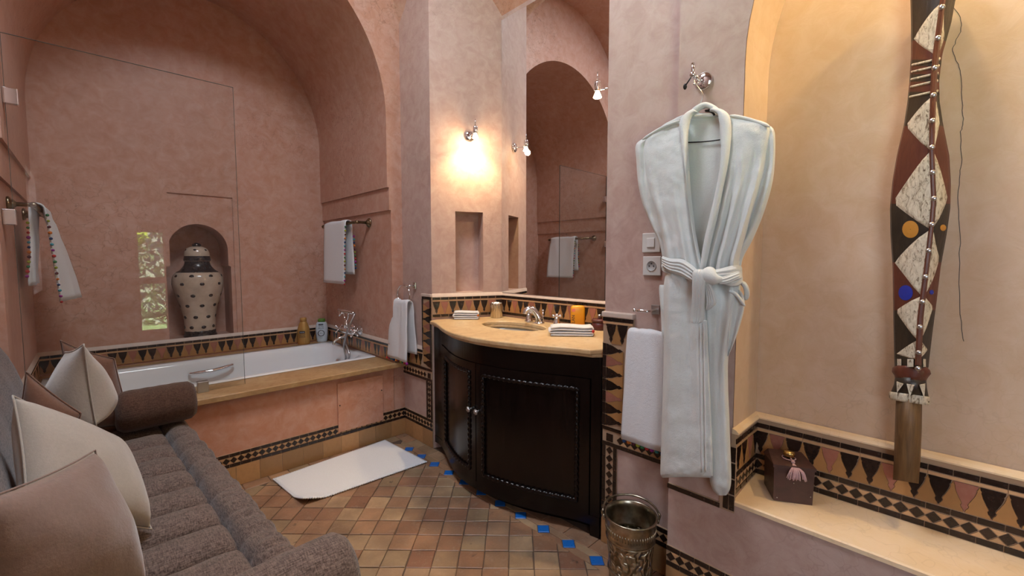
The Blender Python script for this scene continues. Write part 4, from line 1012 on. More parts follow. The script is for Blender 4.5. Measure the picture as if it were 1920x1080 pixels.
# tumbler
tc = Vector((2.022, 2.232, CT))
t = thing('tumbler', tuple(tc), 'ridged metallic tumbler at the back of the washstand', 'tumbler')
rows = []
for r, z in ((.038, 0), (.041, .004), (.041, .096), (.0415, .104), (.039, .104), (.038, .012)):
    rows.append([(tc.x+(r+.0018*cos(18*2*pi*k/108)*(1 if .004 <= z < .1 else 0))*cos(2*pi*k/108), tc.y+(r+.0018*cos(18*2*pi*k/108)*(1 if .004 <= z < .1 else 0))*sin(2*pi*k/108), tc.z+z) for k in range(108)])
st_ = NT('ribbed_silver'); st_.P(Base_Color=st_.ramp(st_.noise(40, 3, .6, st_.coord(scale=(3, 3, .1))), [(.3, (.35, .27, .16)), (.7, (.85, .80, .70))]), Metallic=1.0, Roughness=.22)
MB().grid(rows, closed_u=True, cap=True).build('cup', st_.m, t)
# orange bottle
oc = px(1083, 613, 'z', CT); ob = thing('lotion_bottle', tuple(oc), 'flat bright orange lotion bottle beside the basin taps', 'bottle'); org = plain('orange_plastic', (.80, .34, .012, 1), .3)
Q = Matrix.Translation(oc) @ Matrix.Rotation(radians(-47), 4, 'Z')
rows = []
for k, (ins, z) in enumerate(((.006, 0), (.0, .006), (0, .112), (.002, .122), (.010, .130), (.022, .133))):
    rows.append([tuple(Q @ Vector((x, y, z))) for x, y in rr(-.042+ins, .042-ins, -.022+ins*.8, .022-ins*.8, .012, 5)])
MB().grid(rows, closed_u=True, cap=True).build('body', org, ob)
text_on('ELAN', .026, Q @ Matrix.Translation((-.020, -.0222, .012)) @ Matrix.Rotation(pi/2, 4, 'X') @ Matrix.Rotation(pi/2, 4, 'Z'), M['ink'], ob, align='LEFT')
MB().box((-.038, -.0228, .095), (-.018, -.0215, .112), Q).build('label', plain('label_pink', (.75, .20, .12, 1), .4), ob)
# plum soap box
sc_ = px(1124, 618, 'z', CT); sb = thing('trinket_box', tuple(sc_), 'round plum lacquer box with a metal knob, beside the pier', 'box')
MB().lathe([(.040, 0), (.043, .004), (.043, .048)], tuple(sc_), 32).build('body', M['plum'], sb)
MB().lathe([(.0455, .046), (.0455, .056), (.040, .062), (.001, .066)], tuple(sc_), 32).build('lid', M['plum'], sb)
b = MB(); b.ball(sc_+Vector((0, 0, .078)), .013, 8); b.build('knob', M['steel'], sb)
# folded hand towels
def folded(c, ang, ln, wd, label, pom_end):
    t = thing('hand_towel', tuple(c), label, 'towel', 'folded hand towels on the washstand'); Q = Matrix.Translation(c) @ Matrix.Rotation(ang, 4, 'Z')
    # one continuous strip folded back on itself four times
    path = []; th = .0125; lay = 4
    for i in range(lay):
        z = th*(i+.55)+.0; xs_ = [-ln/2+ln*k/12 for k in range(13)]; 
        if i % 2: xs_.reverse()
        for x in xs_: path.append((x, z+.018*max(0, x/ln+.1)*(i/3)+.007*sin(x*24+2.6)*(i/3)))
        if i < lay-1:
            s = 1 if i % 2 == 0 else -1
            for k in range(1, 5): a = -pi/2+pi*k/5; path.append((s*ln/2+s*th*.55*cos(a), z+th/2+th/2*sin(a)))
    P = [Q @ Vector((x, 0, z)) for x, z in path]
    sheet(P, Q.to_3x3() @ Vector((0, 1, 0)), wd, .0118, M['terry'], 'cloth', t, nw=12, wob=.0014)
    poms([Q @ Vector((ln/2+.006, -wd/2+wd*k/6, .030)) for k in range(7)], t, .8, pom_end)
folded(px(1070, 628, 'z', CT), radians(-48), .215, .11, 'folded white hand towel at the near end of the washstand, by the plum box', 0)
folded(px(874, 598, 'z', CT), radians(-42), .155, .09, 'folded white hand towel at the far end of the washstand, under the niche', 4)
# ------------------------------------------------------------ wall fittings on the pier
def plate(u0, v0, u1, v1, nm, label):
    a, c = px(u0, v0, 'x', XR), px(u1, v1, 'x', XR)
    t = thing(nm, (XR, (a.y+c.y)/2, c.z), label, 'switch' if nm == 'light_switch' else 'socket')
    cy, cz_ = (a.y+c.y)/2, (a.z+c.z)/2; h = .0395
    MB().box((XR-.010, cy-h, cz_-h), (XR-.0003, cy+h, cz_+h), bev=.003).build('faceplate', M['plastic'], t); return t, cy, cz_
t, cy, cz_ = plate(1205, 437, 1241, 474, 'light_switch', 'white plastic light switch on the pier, above the socket')
MB().box((XR-.0145, cy-.017, cz_-.019), (XR-.009, cy+.017, cz_+.019), bev=.002).build('rocker', plain('switch_white', (.72, .71, .69, 1), .3), t)
t, cy, cz_ = plate(1206, 480, 1242, 518, 'wall_socket', 'white plastic mains socket on the pier, below the switch')
R90 = Matrix.Rotation(-pi/2, 4, 'Y')
MB().lathe([(.0215, -.001), (.0215, .0022), (.0195, .0026), (.0185, .0005), (.001, .0002)], n=30, M=Matrix.Translation((XR-.0098, cy, cz_)) @ R90).build('well', plain('socket_grey', (.38, .37, .36, 1), .4), t)
for dy, dz in ((.0095, 0), (-.0095, 0), (0, .010)): MB().lathe([(.003, 0), (.003, .0012), (.001, .0013)], n=10, M=Matrix.Translation((XR-.0101, cy+dy, cz_+dz)) @ R90).build('hole', M['ink'], t)
# small hook lower down
hk = px(1222, 581, 'x', XR); t = thing('towel_hook', tuple(hk), 'small chrome hook on the pier above the hanging hand towel', 'hook')
MB().box((XR-.007, hk.y-.036, hk.z-.016), (XR-.0003, hk.y+.0, hk.z+.022), bev=.002).build('plate', M['steel'], t)
b = MB(); h0 = Vector((XR-.006, hk.y-.018, hk.z)); b.tube([h0, h0+Vector((-.045, .0, 0)), h0+Vector((-.055, .006, 0)), h0+Vector((-.058, .040, .001)), h0+Vector((-.058, .055, .001))], [.005, .005, .0055, .0065, .005], 12); b.ball(h0+Vector((-.058, .060, .001)), .008, 8); b.build('arm', M['chrome'], t)
# robe hook
rh = px(1320, 153, 'x', XP); t = thing('robe_hook', tuple(rh), 'round chrome robe hook high on the wall beside the recess', 'hook')
MB().lathe([(.030, 0), (.031, .004), (.028, .009), (.012, .013), (.001, .014)], n=32, M=Matrix.Translation((XP-.0003, rh.y, rh.z)) @ R90).build('rosette', M['chrome'], t)
b = MB(); e = rh+Vector((-.060, .014, .010)); b.tube([rh+Vector((-.010, 0, 0)), rh+Vector((-.035, .004, .0)), e], .0068, 12); b.ball(e, .011, 8)
b.tube([e, e+Vector((0, 0, .038))], .0062, 10); b.tube(cr([tuple(rh+Vector((-.03, .003, -.004))), tuple(rh+Vector((-.045, .006, -.022))), tuple(rh+Vector((-.06, .01, -.020)))], 8), .005, 8); b.build('double_arm', M['chrome'], t)
b = MB(); e2 = e+Vector((-.004, .020, -.028)); b.tube([e, e2], .0022, 8); b.ball(e2+Vector((0, .004, -.006)), .0065, 6, 1.6); b.build('pin', M['iron'], t)

# ------------------------------------------------------------ bathrobe on its wire hanger
RX = 1.535
def rp(u, v, d): return px(u, v, 'x', RX-d)
def lerp_rows(rows, v):
    if v <= rows[0][0]: return rows[0]
    for a, b in zip(rows, rows[1:]):
        if a[0] <= v <= b[0]:
            t = (v-a[0])/(b[0]-a[0]); return tuple(p+(q-p)*t for p, q in zip(a, b))
    return rows[-1]
def soft(name, rows, parent, mat, folds=None, n=60, m=30, back=.0, edge=.5, nzs=.004, capv=True, fz=0):
    """stuffed cloth panel; rows of (v, u left, u right, depth, offset from the wall plane)"""
    smo = cr([tuple(map(float, r)) for r in rows], n); R_ = []
    for i, (v, ul, ur, D, o) in enumerate(smo):
        fr, bk = [], []
        for k in range(m+1):
            s = k/m; e = max(0, 1-(2*s-1)**4)**edge
            d = o+D*e+(folds(s, v)*e if folds else 0)
            vv = v+(fz(s, v) if fz else 0)
            p = rp(ul+(ur-ul)*s, vv, d); q = nz(p, 16)*nzs+nz(p, 45)*nzs*.5; p.x -= q*e
            fr.append(tuple(p))
        for k in range(m//2+1):
            s = 1-k/(m//2); vv = v+(fz(s, v) if fz else 0); p = rp(ul+(ur-ul)*s, vv, o-back); bk.append(tuple(p))
        R_.append(fr+bk[1:-1])
    b = MB().grid(R_, closed_u=True, cap=capv); o = b.build(name, mat, parent); subsurf(o, 1); return o
rb = thing('bathrobe', tuple(rp(1318, 700, .0)), 'pale white terry bathrobe with tied belt hanging from the round chrome hook', 'bathrobe')
RM = M['robe']
# inside of the back with the neck facing
soft('back', [(212, 1290, 1352, .002, .004), (222, 1262, 1382, .003, .004), (250, 1225, 1425, .004, .004), (330, 1222, 1418, .004, .004), (420, 1250, 1395, .004, .004), (500, 1275, 1380, .004, .004)], rb, RM, n=40, m=16, nzs=.003)
b = MB()
b.tube(cr([tuple(rp(u, v, .016)) for u, v in ((1291, 220), (1305, 219), (1322, 218), (1338, 217), (1349, 216))], 20), .0055, 10); b.build('neck_seam', RM, rb)
# sleeves tucked in behind
slL = [(256, 1214, 1240, .018, .012), (270, 1192, 1226, .030, .012), (300, 1192, 1222, .036, .012), (340, 1195, 1228, .036, .012), (380, 1203, 1236, .032, .012), (420, 1219, 1250, .027, .012), (455, 1235, 1260, .022, .012), (492, 1243, 1268, .014, .010)]
slR = [(236, 1412, 1446, .016, .010), (250, 1420, 1454, .028, .010), (300, 1422, 1454, .032, .010), (345, 1414, 1449, .034, .010), (400, 1398, 1433, .032, .010), (450, 1382, 1412, .027, .010), (484, 1370, 1394, .022, .010), (514, 1368, 1389, .014, .010)]
fo = lambda s, v: .006*sin(s*9+v*.02)
soft('sleeve', slL, rb, RM, fo, n=60, m=16); soft('sleeve', slR, rb, RM, fo, n=60, m=16)
# body fronts above the belt
def fL(s, v):
    k = min(1, max(0, (v-250)/230)); return .006*k*sin(s*13+.8)+.003*sin(s*27+v*.012)*k+.006*sin(s*5+v*.01)
def fR(s, v):
    k = min(1, max(0, (v-255)/220)); return (.015*sin(s*17-.4)+.006*sin(s*31+1))*k+.004*sin(s*6+v*.02)
soft('front_panel', [(226, 1270, 1284, .016, .020), (240, 1236, 1291, .022, .020), (262, 1206, 1291, .032, .020), (300, 1205, 1293, .040, .022), (350, 1212, 1296, .044, .024), (400, 1228, 1301, .046, .026), (450, 1242, 1308, .046, .028), (500, 1250, 1320, .044, .030), (524, 1252, 1328, .040, .030)], rb, RM, fL, n=80, m=34)
soft('front_panel', [(216, 1358, 1374, .014, .018), (228, 1350, 1432, .024, .018), (245, 1348, 1446, .034, .018), (300, 1352, 1440, .042, .020), (350, 1350, 1428, .046, .022), (400, 1341, 1412, .048, .026), (450, 1330, 1397, .048, .028), (490, 1320, 1386, .046, .030), (524, 1316, 1386, .040, .030)], rb, RM, fR, n=80, m=40)
# shawl collar, one rolled band each side meeting behind the neck
def band(name, pts, wd, d0, th=.010, n=60):
    P = cr([tuple(map(float, p)) for p in pts], n); rows = []    # (uOuter, vOuter, uInner, vInner, depth)
    for k, (uo, vo, ui, vi, d) in enumerate(P):
        a, c = rp(uo, vo, d), rp(ui, vi, d); row = []
        for j in range(16):
            q = 2*pi*j/16; s = .5-.5*cos(q); p = a.lerp(c, s); p.x -= sin(q)*th*(1 if sin(q) > 0 else .6)+nz(p, 20)*.002
            row.append(tuple(p))
        rows.append(row)
    o = MB().grid(rows, closed_u=True, cap=True).build(name, RM, rb); subsurf(o, 1); return o
band('collar', [(1300, 204, 1312, 212, .030), (1284, 214, 1299, 216, .040), (1274, 232, 1292, 238, .050), (1278, 270, 1290, 272, .062), (1284, 310, 1290.5, 312, .070), (1291, 360, 1292, 366, .074), (1296, 410, 1299, 416, .078), (1304, 460, 1309, 466, .080), (1312, 500, 1318, 504, .078), (1320, 526, 1326, 528, .072)], .02, 0, .013)
band('collar', [(1340, 201, 1330, 209, .030), (1358, 207, 1345, 214, .040), (1370, 222, 1349, 232, .050), (1371, 262, 1352, 266, .060), (1365, 310, 1350, 312, .070), (1357, 350, 1343, 352, .074), (1347, 400, 1332, 402, .078), (1337, 440, 1322, 444, .080), (1326, 490, 1314, 492, .080), (1318, 526, 1310, 528, .074)], .02, 0, .013)
band('collar_back', [(1288, 216, 1300, 218, .030), (1302, 201, 1310, 210, .030), (1318, 192.5, 1320, 204, .026), (1330, 192.5, 1328, 204, .026), (1344, 200, 1338, 210, .030), (1356, 212, 1347, 216, .034)], .02, 0, .010, 40)
# shoulder yoke seams
for pts in (((1276, 226), (1240, 240), (1204, 262)), ((1369, 216), (1405, 224), (1444, 238))):
    MB().tube(cr([tuple(rp(u, v, .041)) for u, v in pts], 16), [.0055*min(1, .25+k/3, .25+(15-k)/3) for k in range(16)], 8).build('shoulder_seam', RM, rb)
# skirt: right side below, left side lapped over it
def fS(s, v): k = min(1, max(0, (900-v)/380)); return .010*sin(s*8+.6)*(.35+.65*k)+.004*sin(s*19)*k
soft('skirt_panel', [(505, 1312, 1388, .030, .022), (540, 1310, 1390, .040, .020), (600, 1318, 1378, .042, .018), (680, 1322, 1366, .040, .016), (800, 1322, 1369, .040, .016), (885, 1328, 1372, .040, .016), (915, 1334, 1370, .036, .016), (929, 1346, 1362, .022, .018)], rb, RM, fS, n=80, m=26)
soft('skirt_panel', [(505, 1249, 1324, .044, .032), (540, 1243, 1325, .056, .030), (600, 1243, 1327, .056, .028), (680, 1243, 1330, .052, .026), (780, 1240, 1334, .050, .026), (860, 1237.5, 1337, .050, .026), (888, 1237, 1338, .046, .026), (896, 1241, 1336, .034, .028)], rb, RM, fS, n=80, m=40, fz=lambda s, v: -3*sin(s*pi)*(v > 800))
soft('front_facing', [(600, 1306, 1327, .006, .080), (680, 1307, 1330, .006, .074), (780, 1309, 1334.5, .006, .070), (860, 1310, 1337.5, .006, .068), (893, 1312, 1338, .006, .062)], rb, RM, None, n=60, m=10)
for du in (6, 13):
    MB().tube([tuple(rp(1306+du+(v-600)*.016, v, .0905-(v-600)/300*.010)) for v in range(606, 890, 8)], .0016, 6).build('stitch_line', M['terry'], rb)
# pockets
soft('pocket', [(534, 1236, 1251, .016, .030), (545, 1235, 1252, .020, .030), (580, 1238, 1251, .020, .032), (620, 1240, 1249, .018, .032), (634, 1242, 1248, .010, .034)], rb, RM, None, n=30, m=12)
soft('pocket', [(543, 1368, 1388, .018, .034), (556, 1367, 1396, .024, .032), (575, 1365, 1397, .026, .030), (605, 1362, 1390, .026, .028), (640, 1361, 1378, .024, .028), (668, 1359, 1366, .014, .030)], rb, RM, lambda s, v: .008*sin(s*8), n=40, m=16)
MB().tube(cr([tuple(rp(u, v, .062)) for u, v in ((1366, 546), (1380, 552), (1397, 574))], 14), [.0058*min(1, .3+k/3, .3+(13-k)/3) for k in range(14)], 8).build('pocket_hem', RM, rb)
MB().tube(cr([tuple(rp(u, v, d)) for u, v, d in ((1390, 528, .05), (1398, 538, .05), (1400.5, 552, .04), (1397, 562, .03))], 14), [.008*min(1, .4+k/3, .4+(13-k)/3) for k in range(14)], 8).build('belt_loop', RM, rb)
# belt: two wraps, knot and two hanging ends
def ribbon(name, pts, th=.012, n=40, ribs=5):
    P = cr([tuple(map(float, p)) for p in pts], n); rows = []    # (u top, v top, u bottom, v bottom, depth)
    for ut, vt, ub, vb, d in P:
        a, c = rp(ut, vt, d), rp(ub, vb, d); row = []
        for j in range(25):
            s = j/24; p = a.lerp(c, s); p.x -= th*(1-(2*s-1)**6)*.8+.0018*cos(s*2*pi*ribs)+nz(p, 18)*.003; row.append(tuple(p))
        for j in range(23, 0, -1):
            p = a.lerp(c, j/24); p.x += .002; row.append(tuple(p))
        rows.append(row)
    o = MB().grid(rows, closed_u=True, cap=True).build(name, RM, rb); return o
ribbon('belt', [(1243, 480, 1243, 499, .050), (1248, 482, 1247, 504, .074), (1260, 485, 1258, 511, .092), (1280, 486, 1276, 517, .100), (1298, 497, 1290, 524, .102), (1312, 510, 1306, 534, .104)], .014)
ribbon('belt', [(1241, 496, 1243, 508, .040), (1247, 500, 1250, 513, .060), (1258, 505, 1262, 516, .078)], .010, 20)
ribbon('belt', [(1336, 506, 1338, 534, .104), (1350, 504, 1352, 532, .100), (1368, 499, 1370, 537, .092), (1382, 496, 1384, 536, .074), (1390, 499, 1392, 530, .052), (1391, 504, 1392, 524, .040)], .014)
ribbon('belt', [(1346, 521, 1350, 533, .112), (1362, 517, 1366, 531, .106), (1384, 509, 1388, 522, .082), (1390, 508, 1391.5, 520, .058), (1390, 509, 1391, 518, .036)], .008, 24, 3)
kn = rp(1330, 517, .112)
rows = []
for i in range(15):
    a = pi*i/14; row = []
    for k in range(20):
        q = 2*pi*k/20; e = max(sin(a), .03)**.7
        p = kn+Vector((-.024*e*sin(q) if sin(q) > 0 else -.010*e*sin(q), -.034*cos(a)*1.0, .030*e*cos(q)))+Vector((0, .012*cos(q)*cos(a), 0)); p.x -= nz(p, 25)*.006; row.append(tuple(p))
    rows.append(row)
o = MB().grid(rows, closed_u=True, cap=True).build('knot', RM, rb); subsurf(o, 1)
def tail(name, pts, th=.008, d=.1):
    P = cr([tuple(map(float, p)) for p in pts], 36); rows = []
    for v, ul, ur, dd in P:
        row = []
        for j in range(21):
            s = j/20; p = rp(ul+(ur-ul)*s, v, dd); p.x -= th*(1-(2*s-1)**6)*.8+.0018*cos(s*2*pi*5); row.append(tuple(p))
        for j in range(19, 0, -1): p = rp(ul+(ur-ul)*j/20, v, dd); p.x += .002; row.append(tuple(p))
        rows.append(row)
    MB().grid(rows, closed_u=True, cap=True).build(name, RM, rb)
tail('belt_end', [(505, 1303, 1325, .118), (512, 1299, 1324, .128), (530, 1298, 1323, .128), (560, 1298, 1322, .118), (590, 1296.5, 1321, .108), (602, 1296, 1319, .106), (606, 1299, 1313, .105)])
tail('belt_end', [(532, 1322, 1332, .118), (545, 1322, 1338, .112), (558, 1322.5, 1343, .106), (568, 1323, 1344, .104), (576, 1323, 1337, .102), (581, 1324, 1329, .101)])
# wire hanger and laundry loop
hg = thing('wire_hanger', tuple(rp(1316, 170, .03)), 'thin steel wire hanger inside the bathrobe, hooked on the chrome hook', 'hanger')
b = MB(); b.tube(cr([tuple(rh+Vector((-.042, .0045, .010))), tuple(rh+Vector((-.052, .005, .006))), tuple(rh+Vector((-.056, .010, -.014))), tuple(px(1317, 176, 'x', XP-.055)), tuple(px(1314, 192, 'x', XP-.055)), tuple(rp(1314, 196, .028))], 24), .0022, 8); b.build('hook', M['steel'], hg)
b = MB(); b.tube([tuple(rp(1314, 195, .028)), tuple(rp(1280, 222, .022)), tuple(rp(1222, 262, .016))], .0022, 8); b.tube([tuple(rp(1314, 195, .028)), tuple(rp(1352, 212, .022)), tuple(rp(1430, 240, .016))], .0022, 8)
b.tube(cr([tuple(rp(1222, 262, .016)), tuple(rp(1285, 267, .016)), tuple(rp(1356, 261, .016)), tuple(rp(1430, 240, .016))], 20), .0022, 8); b.build('frame', M['iron'], hg)
b = MB(); b.tube(cr([tuple(rp(u, v, .022)) for u, v in ((1312, 197), (1318, 203), (1326, 199), (1331, 206), (1322, 208), (1334, 210), (1340, 216))], 24), .0035, 6); b.build('tangled_loop', M['iron'], rb)

# ------------------------------------------------------------ carved totem on the recess wall
SX = XA-.075
tt = thing('carved_totem', tuple(px(1700, 900, 'x', SX)), 'tall carved wooden totem painted red, black and white, fixed to the recess wall', 'sculpture')
UL = [(-60, 1707), (0, 1710), (40, 1711), (100, 1711), (150, 1708), (190, 1704), (230, 1698), (290, 1684), (340, 1675.5), (390, 1671), (440, 1672), (500, 1676), (560, 1677), (620, 1678), (670, 1679), (690, 1680)]
UR = [(-60, 1803), (0, 1787), (40, 1780), (100, 1763), (150, 1757), (190, 1758), (230, 1764), (290, 1776), (340, 1779), (390, 1778), (440, 1771), (500, 1760), (560, 1753), (620, 1745), (670, 1739), (690, 1737)]
UM = [(-60, 1776), (0, 1767), (13, 1765), (100, 1754), (150, 1750), (233, 1747), (277, 1746), (333, 1748), (375, 1750), (421, 1746), (481, 1739), (537, 1732), (593, 1725), (650, 1722), (692, 1720)]
def iu(T, v):
    for a, c in zip(T, T[1:]):
        if a[0] <= v <= c[0]: return a[1]+(c[1]-a[1])*(v-a[0])/(c[0]-a[0])
    return T[-1][1] if v > T[-1][0] else T[0][1]
RD = .038                                       # how far the ridge stands out
def tp_(u, v, lift=0):
    l, m_, r = iu(UL, v), iu(UM, v), iu(UR, v)
    h = RD*max(0, 1-((m_-u)/(m_-l) if u < m_ else (u-m_)/(r-m_))**1.5)
    return px(u, v, 'x', SX-h-lift)
def slope_v(v, u): return v
def shaft(v0, v1, mat, name, n=12, tilt=0):
    rows = []
    for i in range(n+1):
        v = v0+(v1-v0)*i/n; l, m_, r = iu(UL, v), iu(UM, v), iu(UR, v); fr = []
        for k in range(9): u = l+(m_-l)*k/8; vv = v+tilt*(m_-u); fr.append(tp_(u, v)+Vector((0, 0, (v-vv)*.00225)))
        for k in range(1, 9): u = m_+(r-m_)*k/8; fr.append(tp_(u, v))
        a, c = px(l, v, 'x', SX), px(r, v, 'x', SX)
        bk = [c+Vector((.012, -.004, 0)), c+Vector((.050, .012, 0)), a+Vector((.050, -.012, 0)), a+Vector((.012, .004, 0))]
        rows.append([tuple(p) for p in fr+bk])
    return MB().grid(rows, closed_u=True, cap=True, smooth=False).build(name, mat, tt)
for v0, v1, m_ in ((-55, 76, 'carve_black'), (76, 112, 'carve_red'), (112, 124, 'carve_black'), (124, 139, 'carve_red'), (139, 153, 'carve_black'), (153, 172, 'carve_red'), (172, 236, 'carve_black'), (236, 382, 'carve_red'), (382, 492, 'carve_black'), (492, 582, 'carve_red'), (582, 690, 'carve_black')):
    shaft(v0, v1, M[m_], 'shaft_section', max(2, int((v1-v0)/9)))
def plaque(name, poly, mat, lift=.0035, sub=7):
    """raised facet of carved wood following the shaft, from a triangle a b c"""
    a, b_, c = poly; rows = []
    for i in range(sub+1):
        s = i/sub; row = []
        for j in range(sub+1):
            t = j/sub; u = a[0]+(b_[0]-a[0])*s+((c[0]-a[0])-(b_[0]-a[0]))*s*t; v = a[1]+(b_[1]-a[1])*s+((c[1]-a[1])-(b_[1]-a[1]))*s*t
            edge = min(s*t, s*(1-t), 1-s)*3; row.append((u, v, lift+.003*min(1, edge)))
        rows.append(row)
    MB().grid([[tuple(tp_(*p)) for p in r] for r in rows]+[[tuple(tp_(p[0], p[1], -.004)) for p in rows[-1]]], smooth=False).build(name, mat, tt)
def dia(top, tip, bot, side):
    """half diamond on one side of the ridge, with bowed edges"""
    N = 10; rows = []
    for i in range(N+1):
        s = i/N; v = top+(bot-top)*s; m_ = iu(UM, v)+(-4 if side < 0 else 6)*1.0; vt, ut = tip[1], tip[0]
        f = ((v-top)/(vt-top) if v < vt else (bot-v)/(bot-vt)) if bot > vt else (v-top)/(vt-top)
        f = max(f, 0)**.85; row = []
        for k in range(7):
            q = k/6; u = m_+(ut-m_)*f*q; bev = min(1, (1-q)*4+.15)*min(1, f*5); row.append(tuple(tp_(u, v, .0005+.0045*bev)))
        rows.append(row)
    MB().grid(rows, smooth=False).build('white_facet', M['carve_white'], tt)
for top, tv, bot in ((8, 75, 101), (183, 236, 280), (286, 380, 428), (433, 492, 553), (556, 583, 636), (639, 664, 674)):
    dia(top, (iu(UL, tv)+1.5, tv), bot, -1); dia(top+2, (iu(UR, tv-8)-1.5, tv-8), bot-4, 1)
for v in (113, 126, 140, 154, 173):               # carved pale rings
    for k, (u0, u1) in enumerate(((iu(UL, v)+.5, iu(UM, v)-4), (iu(UM, v)+6, iu(UR, v)-.5))):
        pts = [tuple(tp_(u0+(u1-u0)*s/8, v+(8*(1-s/8) if k == 0 else -3*s/8)*1.1, .001)) for s in range(9)]; MB().tube(pts, .0034, 6).build('pale_ring', M['carve_white'], tt)
b = MB(); vs_ = list(range(-50, 700, 15)); rows = []
for v in vs_:
    m_ = iu(UM, v)+1; w = 5.2+.9*sin(v*.012); rows.append([tuple(tp_(m_+w*x, v, l)) for x, l in ((-1, -.004), (-1, .007), (-.4, .011), (.4, .011), (1, .007), (1, -.004))])
b.grid(rows, smooth=False); b.build('ridge', M['carve_red'], tt)
for v in (13, 71, 127, 178, 226, 276, 323, 372, 421, 470, 519, 566, 613, 661, 691):
    c = tp_(iu(UM, v)+1, v, .010); MB().lathe([(.0068, -.003), (.0068, .0005), (.005, .0028), (.001, .0036)], n=14, M=Matrix.Translation(c) @ R90).build('stud', M['steel'], tt)
def disc(u, v, r, mat, name, sy=1):
    ru = r*810/2.05; rows = []
    for q, l in ((1, -.003), (1, .0012), (.5, .0022), (.04, .0022)):
        rows.append([tuple(tp_(u+ru*q*cos(2*pi*k/22)*(.95 if name == 'painted_dot' else 1), v+ru*q*sin(2*pi*k/22), l)) for k in range(22)])
    MB().grid(rows, closed_u=True, cap=False, smooth=False).build(name, mat, tt)
disc(1707, 430, .041, plain('ochre_paint', (.50, .22, .03, 1), .5), 'painted_dot'); disc(1768.5, 427, .015, plain('ochre_paint', (.50, .22, .03, 1), .5), 'painted_dot')
disc(1698, 549, .036, plain('blue_paint', (.012, .025, .30, 1), .5), 'painted_dot'); disc(1747, 548, .011, plain('blue_paint', (.012, .025, .30, 1), .5), 'painted_dot')
for u0, u1 in ((1682, 1690), (1701, 1713), (1731, 1736)):
    rows = [[tuple(tp_(u, v, .003)) for u in (u0, u1)] for v in (673, 688)]; b = MB(); b.grid(rows+[[tuple(tp_(u, v, -.004)) for u in (u0, u1)] for v in (688,)], smooth=False); b.build('white_square', M['carve_white'], tt)
def colr(rows_, mat, nm, n=28):
    R_ = []
    for v, l, r, tl in rows_:
        row = []
        for k in range(n):
            a = 2*pi*k/n; u = (l+r)/2-(r-l)/2*cos(a); d = -sin(a)*.042
            row.append(tuple(px(u, v+tl*(-cos(a)), 'x', SX+.012+d)))
        R_.append(row)
    return MB().grid(R_, closed_u=True, cap=True).build(nm, mat, tt)
colr([(686, 1680, 1737, 1), (692, 1673, 1744, 2), (699, 1672, 1746, 2), (706, 1677, 1740, 2), (712, 1678, 1737, 2)], M['carve_red'], 'collar')
colr([(708, 1678, 1737, 2), (724, 1676, 1738, 3), (742, 1669, 1742, 4)], M['carve_black'], 'flared_skirt')
colr([(739, 1668, 1743, 5), (743, 1666.5, 1744, 5), (751, 1667, 1744, 5), (755, 1672, 1740, 5)], M['carve_white'], 'pale_rim')
for a, b_, c in (((1681, 716), (1694, 720), (1682, 736)), ((1700, 720), (1715, 722), (1706, 744)), ((1724, 722), (1735, 720), (1733, 746))):
    k = lambda u, v: px(u, v, 'x', SX+.012-.046*sqrt(max(0, 1-((u-1707)/38)**2)))
    p = [k(*a), k(*b_), k(*c)]; MB().add([tuple(q+Vector((-.0025, 0, 0))) for q in p]+[tuple(q+Vector((.01, 0, 0))) for q in p], [(0, 1, 2), (0, 3, 4, 1), (1, 4, 5, 2), (2, 5, 3, 0)]).build('white_triangle', M['carve_white'], tt)
colr([(748, 1680, 1729, 3), (800, 1678, 1728.5, 3), (860, 1676, 1726, 3), (903, 1674, 1722.5, 4)], M['stick'], 'bare_stick')
MB().box((SX+.04, px(1710, 640, 'x', SX).y-.02, .98), (XA+.004, px(1710, 640, 'x', SX).y+.02, 1.10)).build('wall_bracket', M['iron'], tt)
MB().box((SX+.04, px(1735, 60, 'x', SX).y-.02, 1.93), (XA+.004, px(1735, 60, 'x', SX).y+.02, 2.0)).build('wall_bracket', M['iron'], tt)

# ------------------------------------------------------------ tassel box on the bench
z0 = BZ+.0135
f0, f1 = px(1449, 938, 'z', z0), px(1525, 949, 'z', z0); e_ = (f1-f0); n_ = Vector((-e_.y, e_.x, 0)).normalized(); n_ = n_ if n_.x > 0 else -n_
dp = .115; hh = .118
bx = thing('tassel_box', tuple((f0+f1)/2), 'small dark wooden box with a brass knob and pink tassel on the bench', 'box')
def bq(s, t, z): p = f0+e_*s+n_*dp*t; return (p.x, p.y, z0+z)
b = MB(); b.add([bq(.02, .02, 0), bq(.98, .02, 0), bq(1.0, .98, 0), bq(0, .98, 0), bq(0, 0, hh), bq(1, 0, hh), bq(1.02, 1, hh), bq(-.02, 1, hh)], [(0, 3, 2, 1), (4, 5, 6, 7), (0, 1, 5, 4), (1, 2, 6, 5), (2, 3, 7, 6), (3, 0, 4, 7)]); b.build('body', M['boxwood'], bx)
b = MB(); b.add([bq(-.03, -.03, hh), bq(1.03, -.03, hh), bq(1.05, 1.03, hh), bq(-.05, 1.03, hh), bq(-.03, -.03, hh+.010), bq(1.03, -.03, hh+.010), bq(.93, .93, hh+.020), bq(.05, .93, hh+.020)], [(0, 3, 2, 1), (4, 5, 6, 7), (0, 1, 5, 4), (1, 2, 6, 5), (2, 3, 7, 6), (3, 0, 4, 7)]); b.build('lid', M['boxwood'], bx)
kc = Vector(bq(.48, .45, hh+.014)); MB().lathe([(.006, 0), (.006, .008), (.017, .010), (.018, .022), (.015, .027), (.001, .028)], tuple(kc), 24).build('knob', M['gold'], bx)
yarn = cloth('pink_yarn', (.45, .27, .30, 1), (.62, .42, .44, 1), 300, .4)
t0 = kc+(f0-Vector(bq(0, 1, -z0)))*0+n_*-.030+e_.normalized()*.004+Vector((0, 0, -.000)); b = MB()
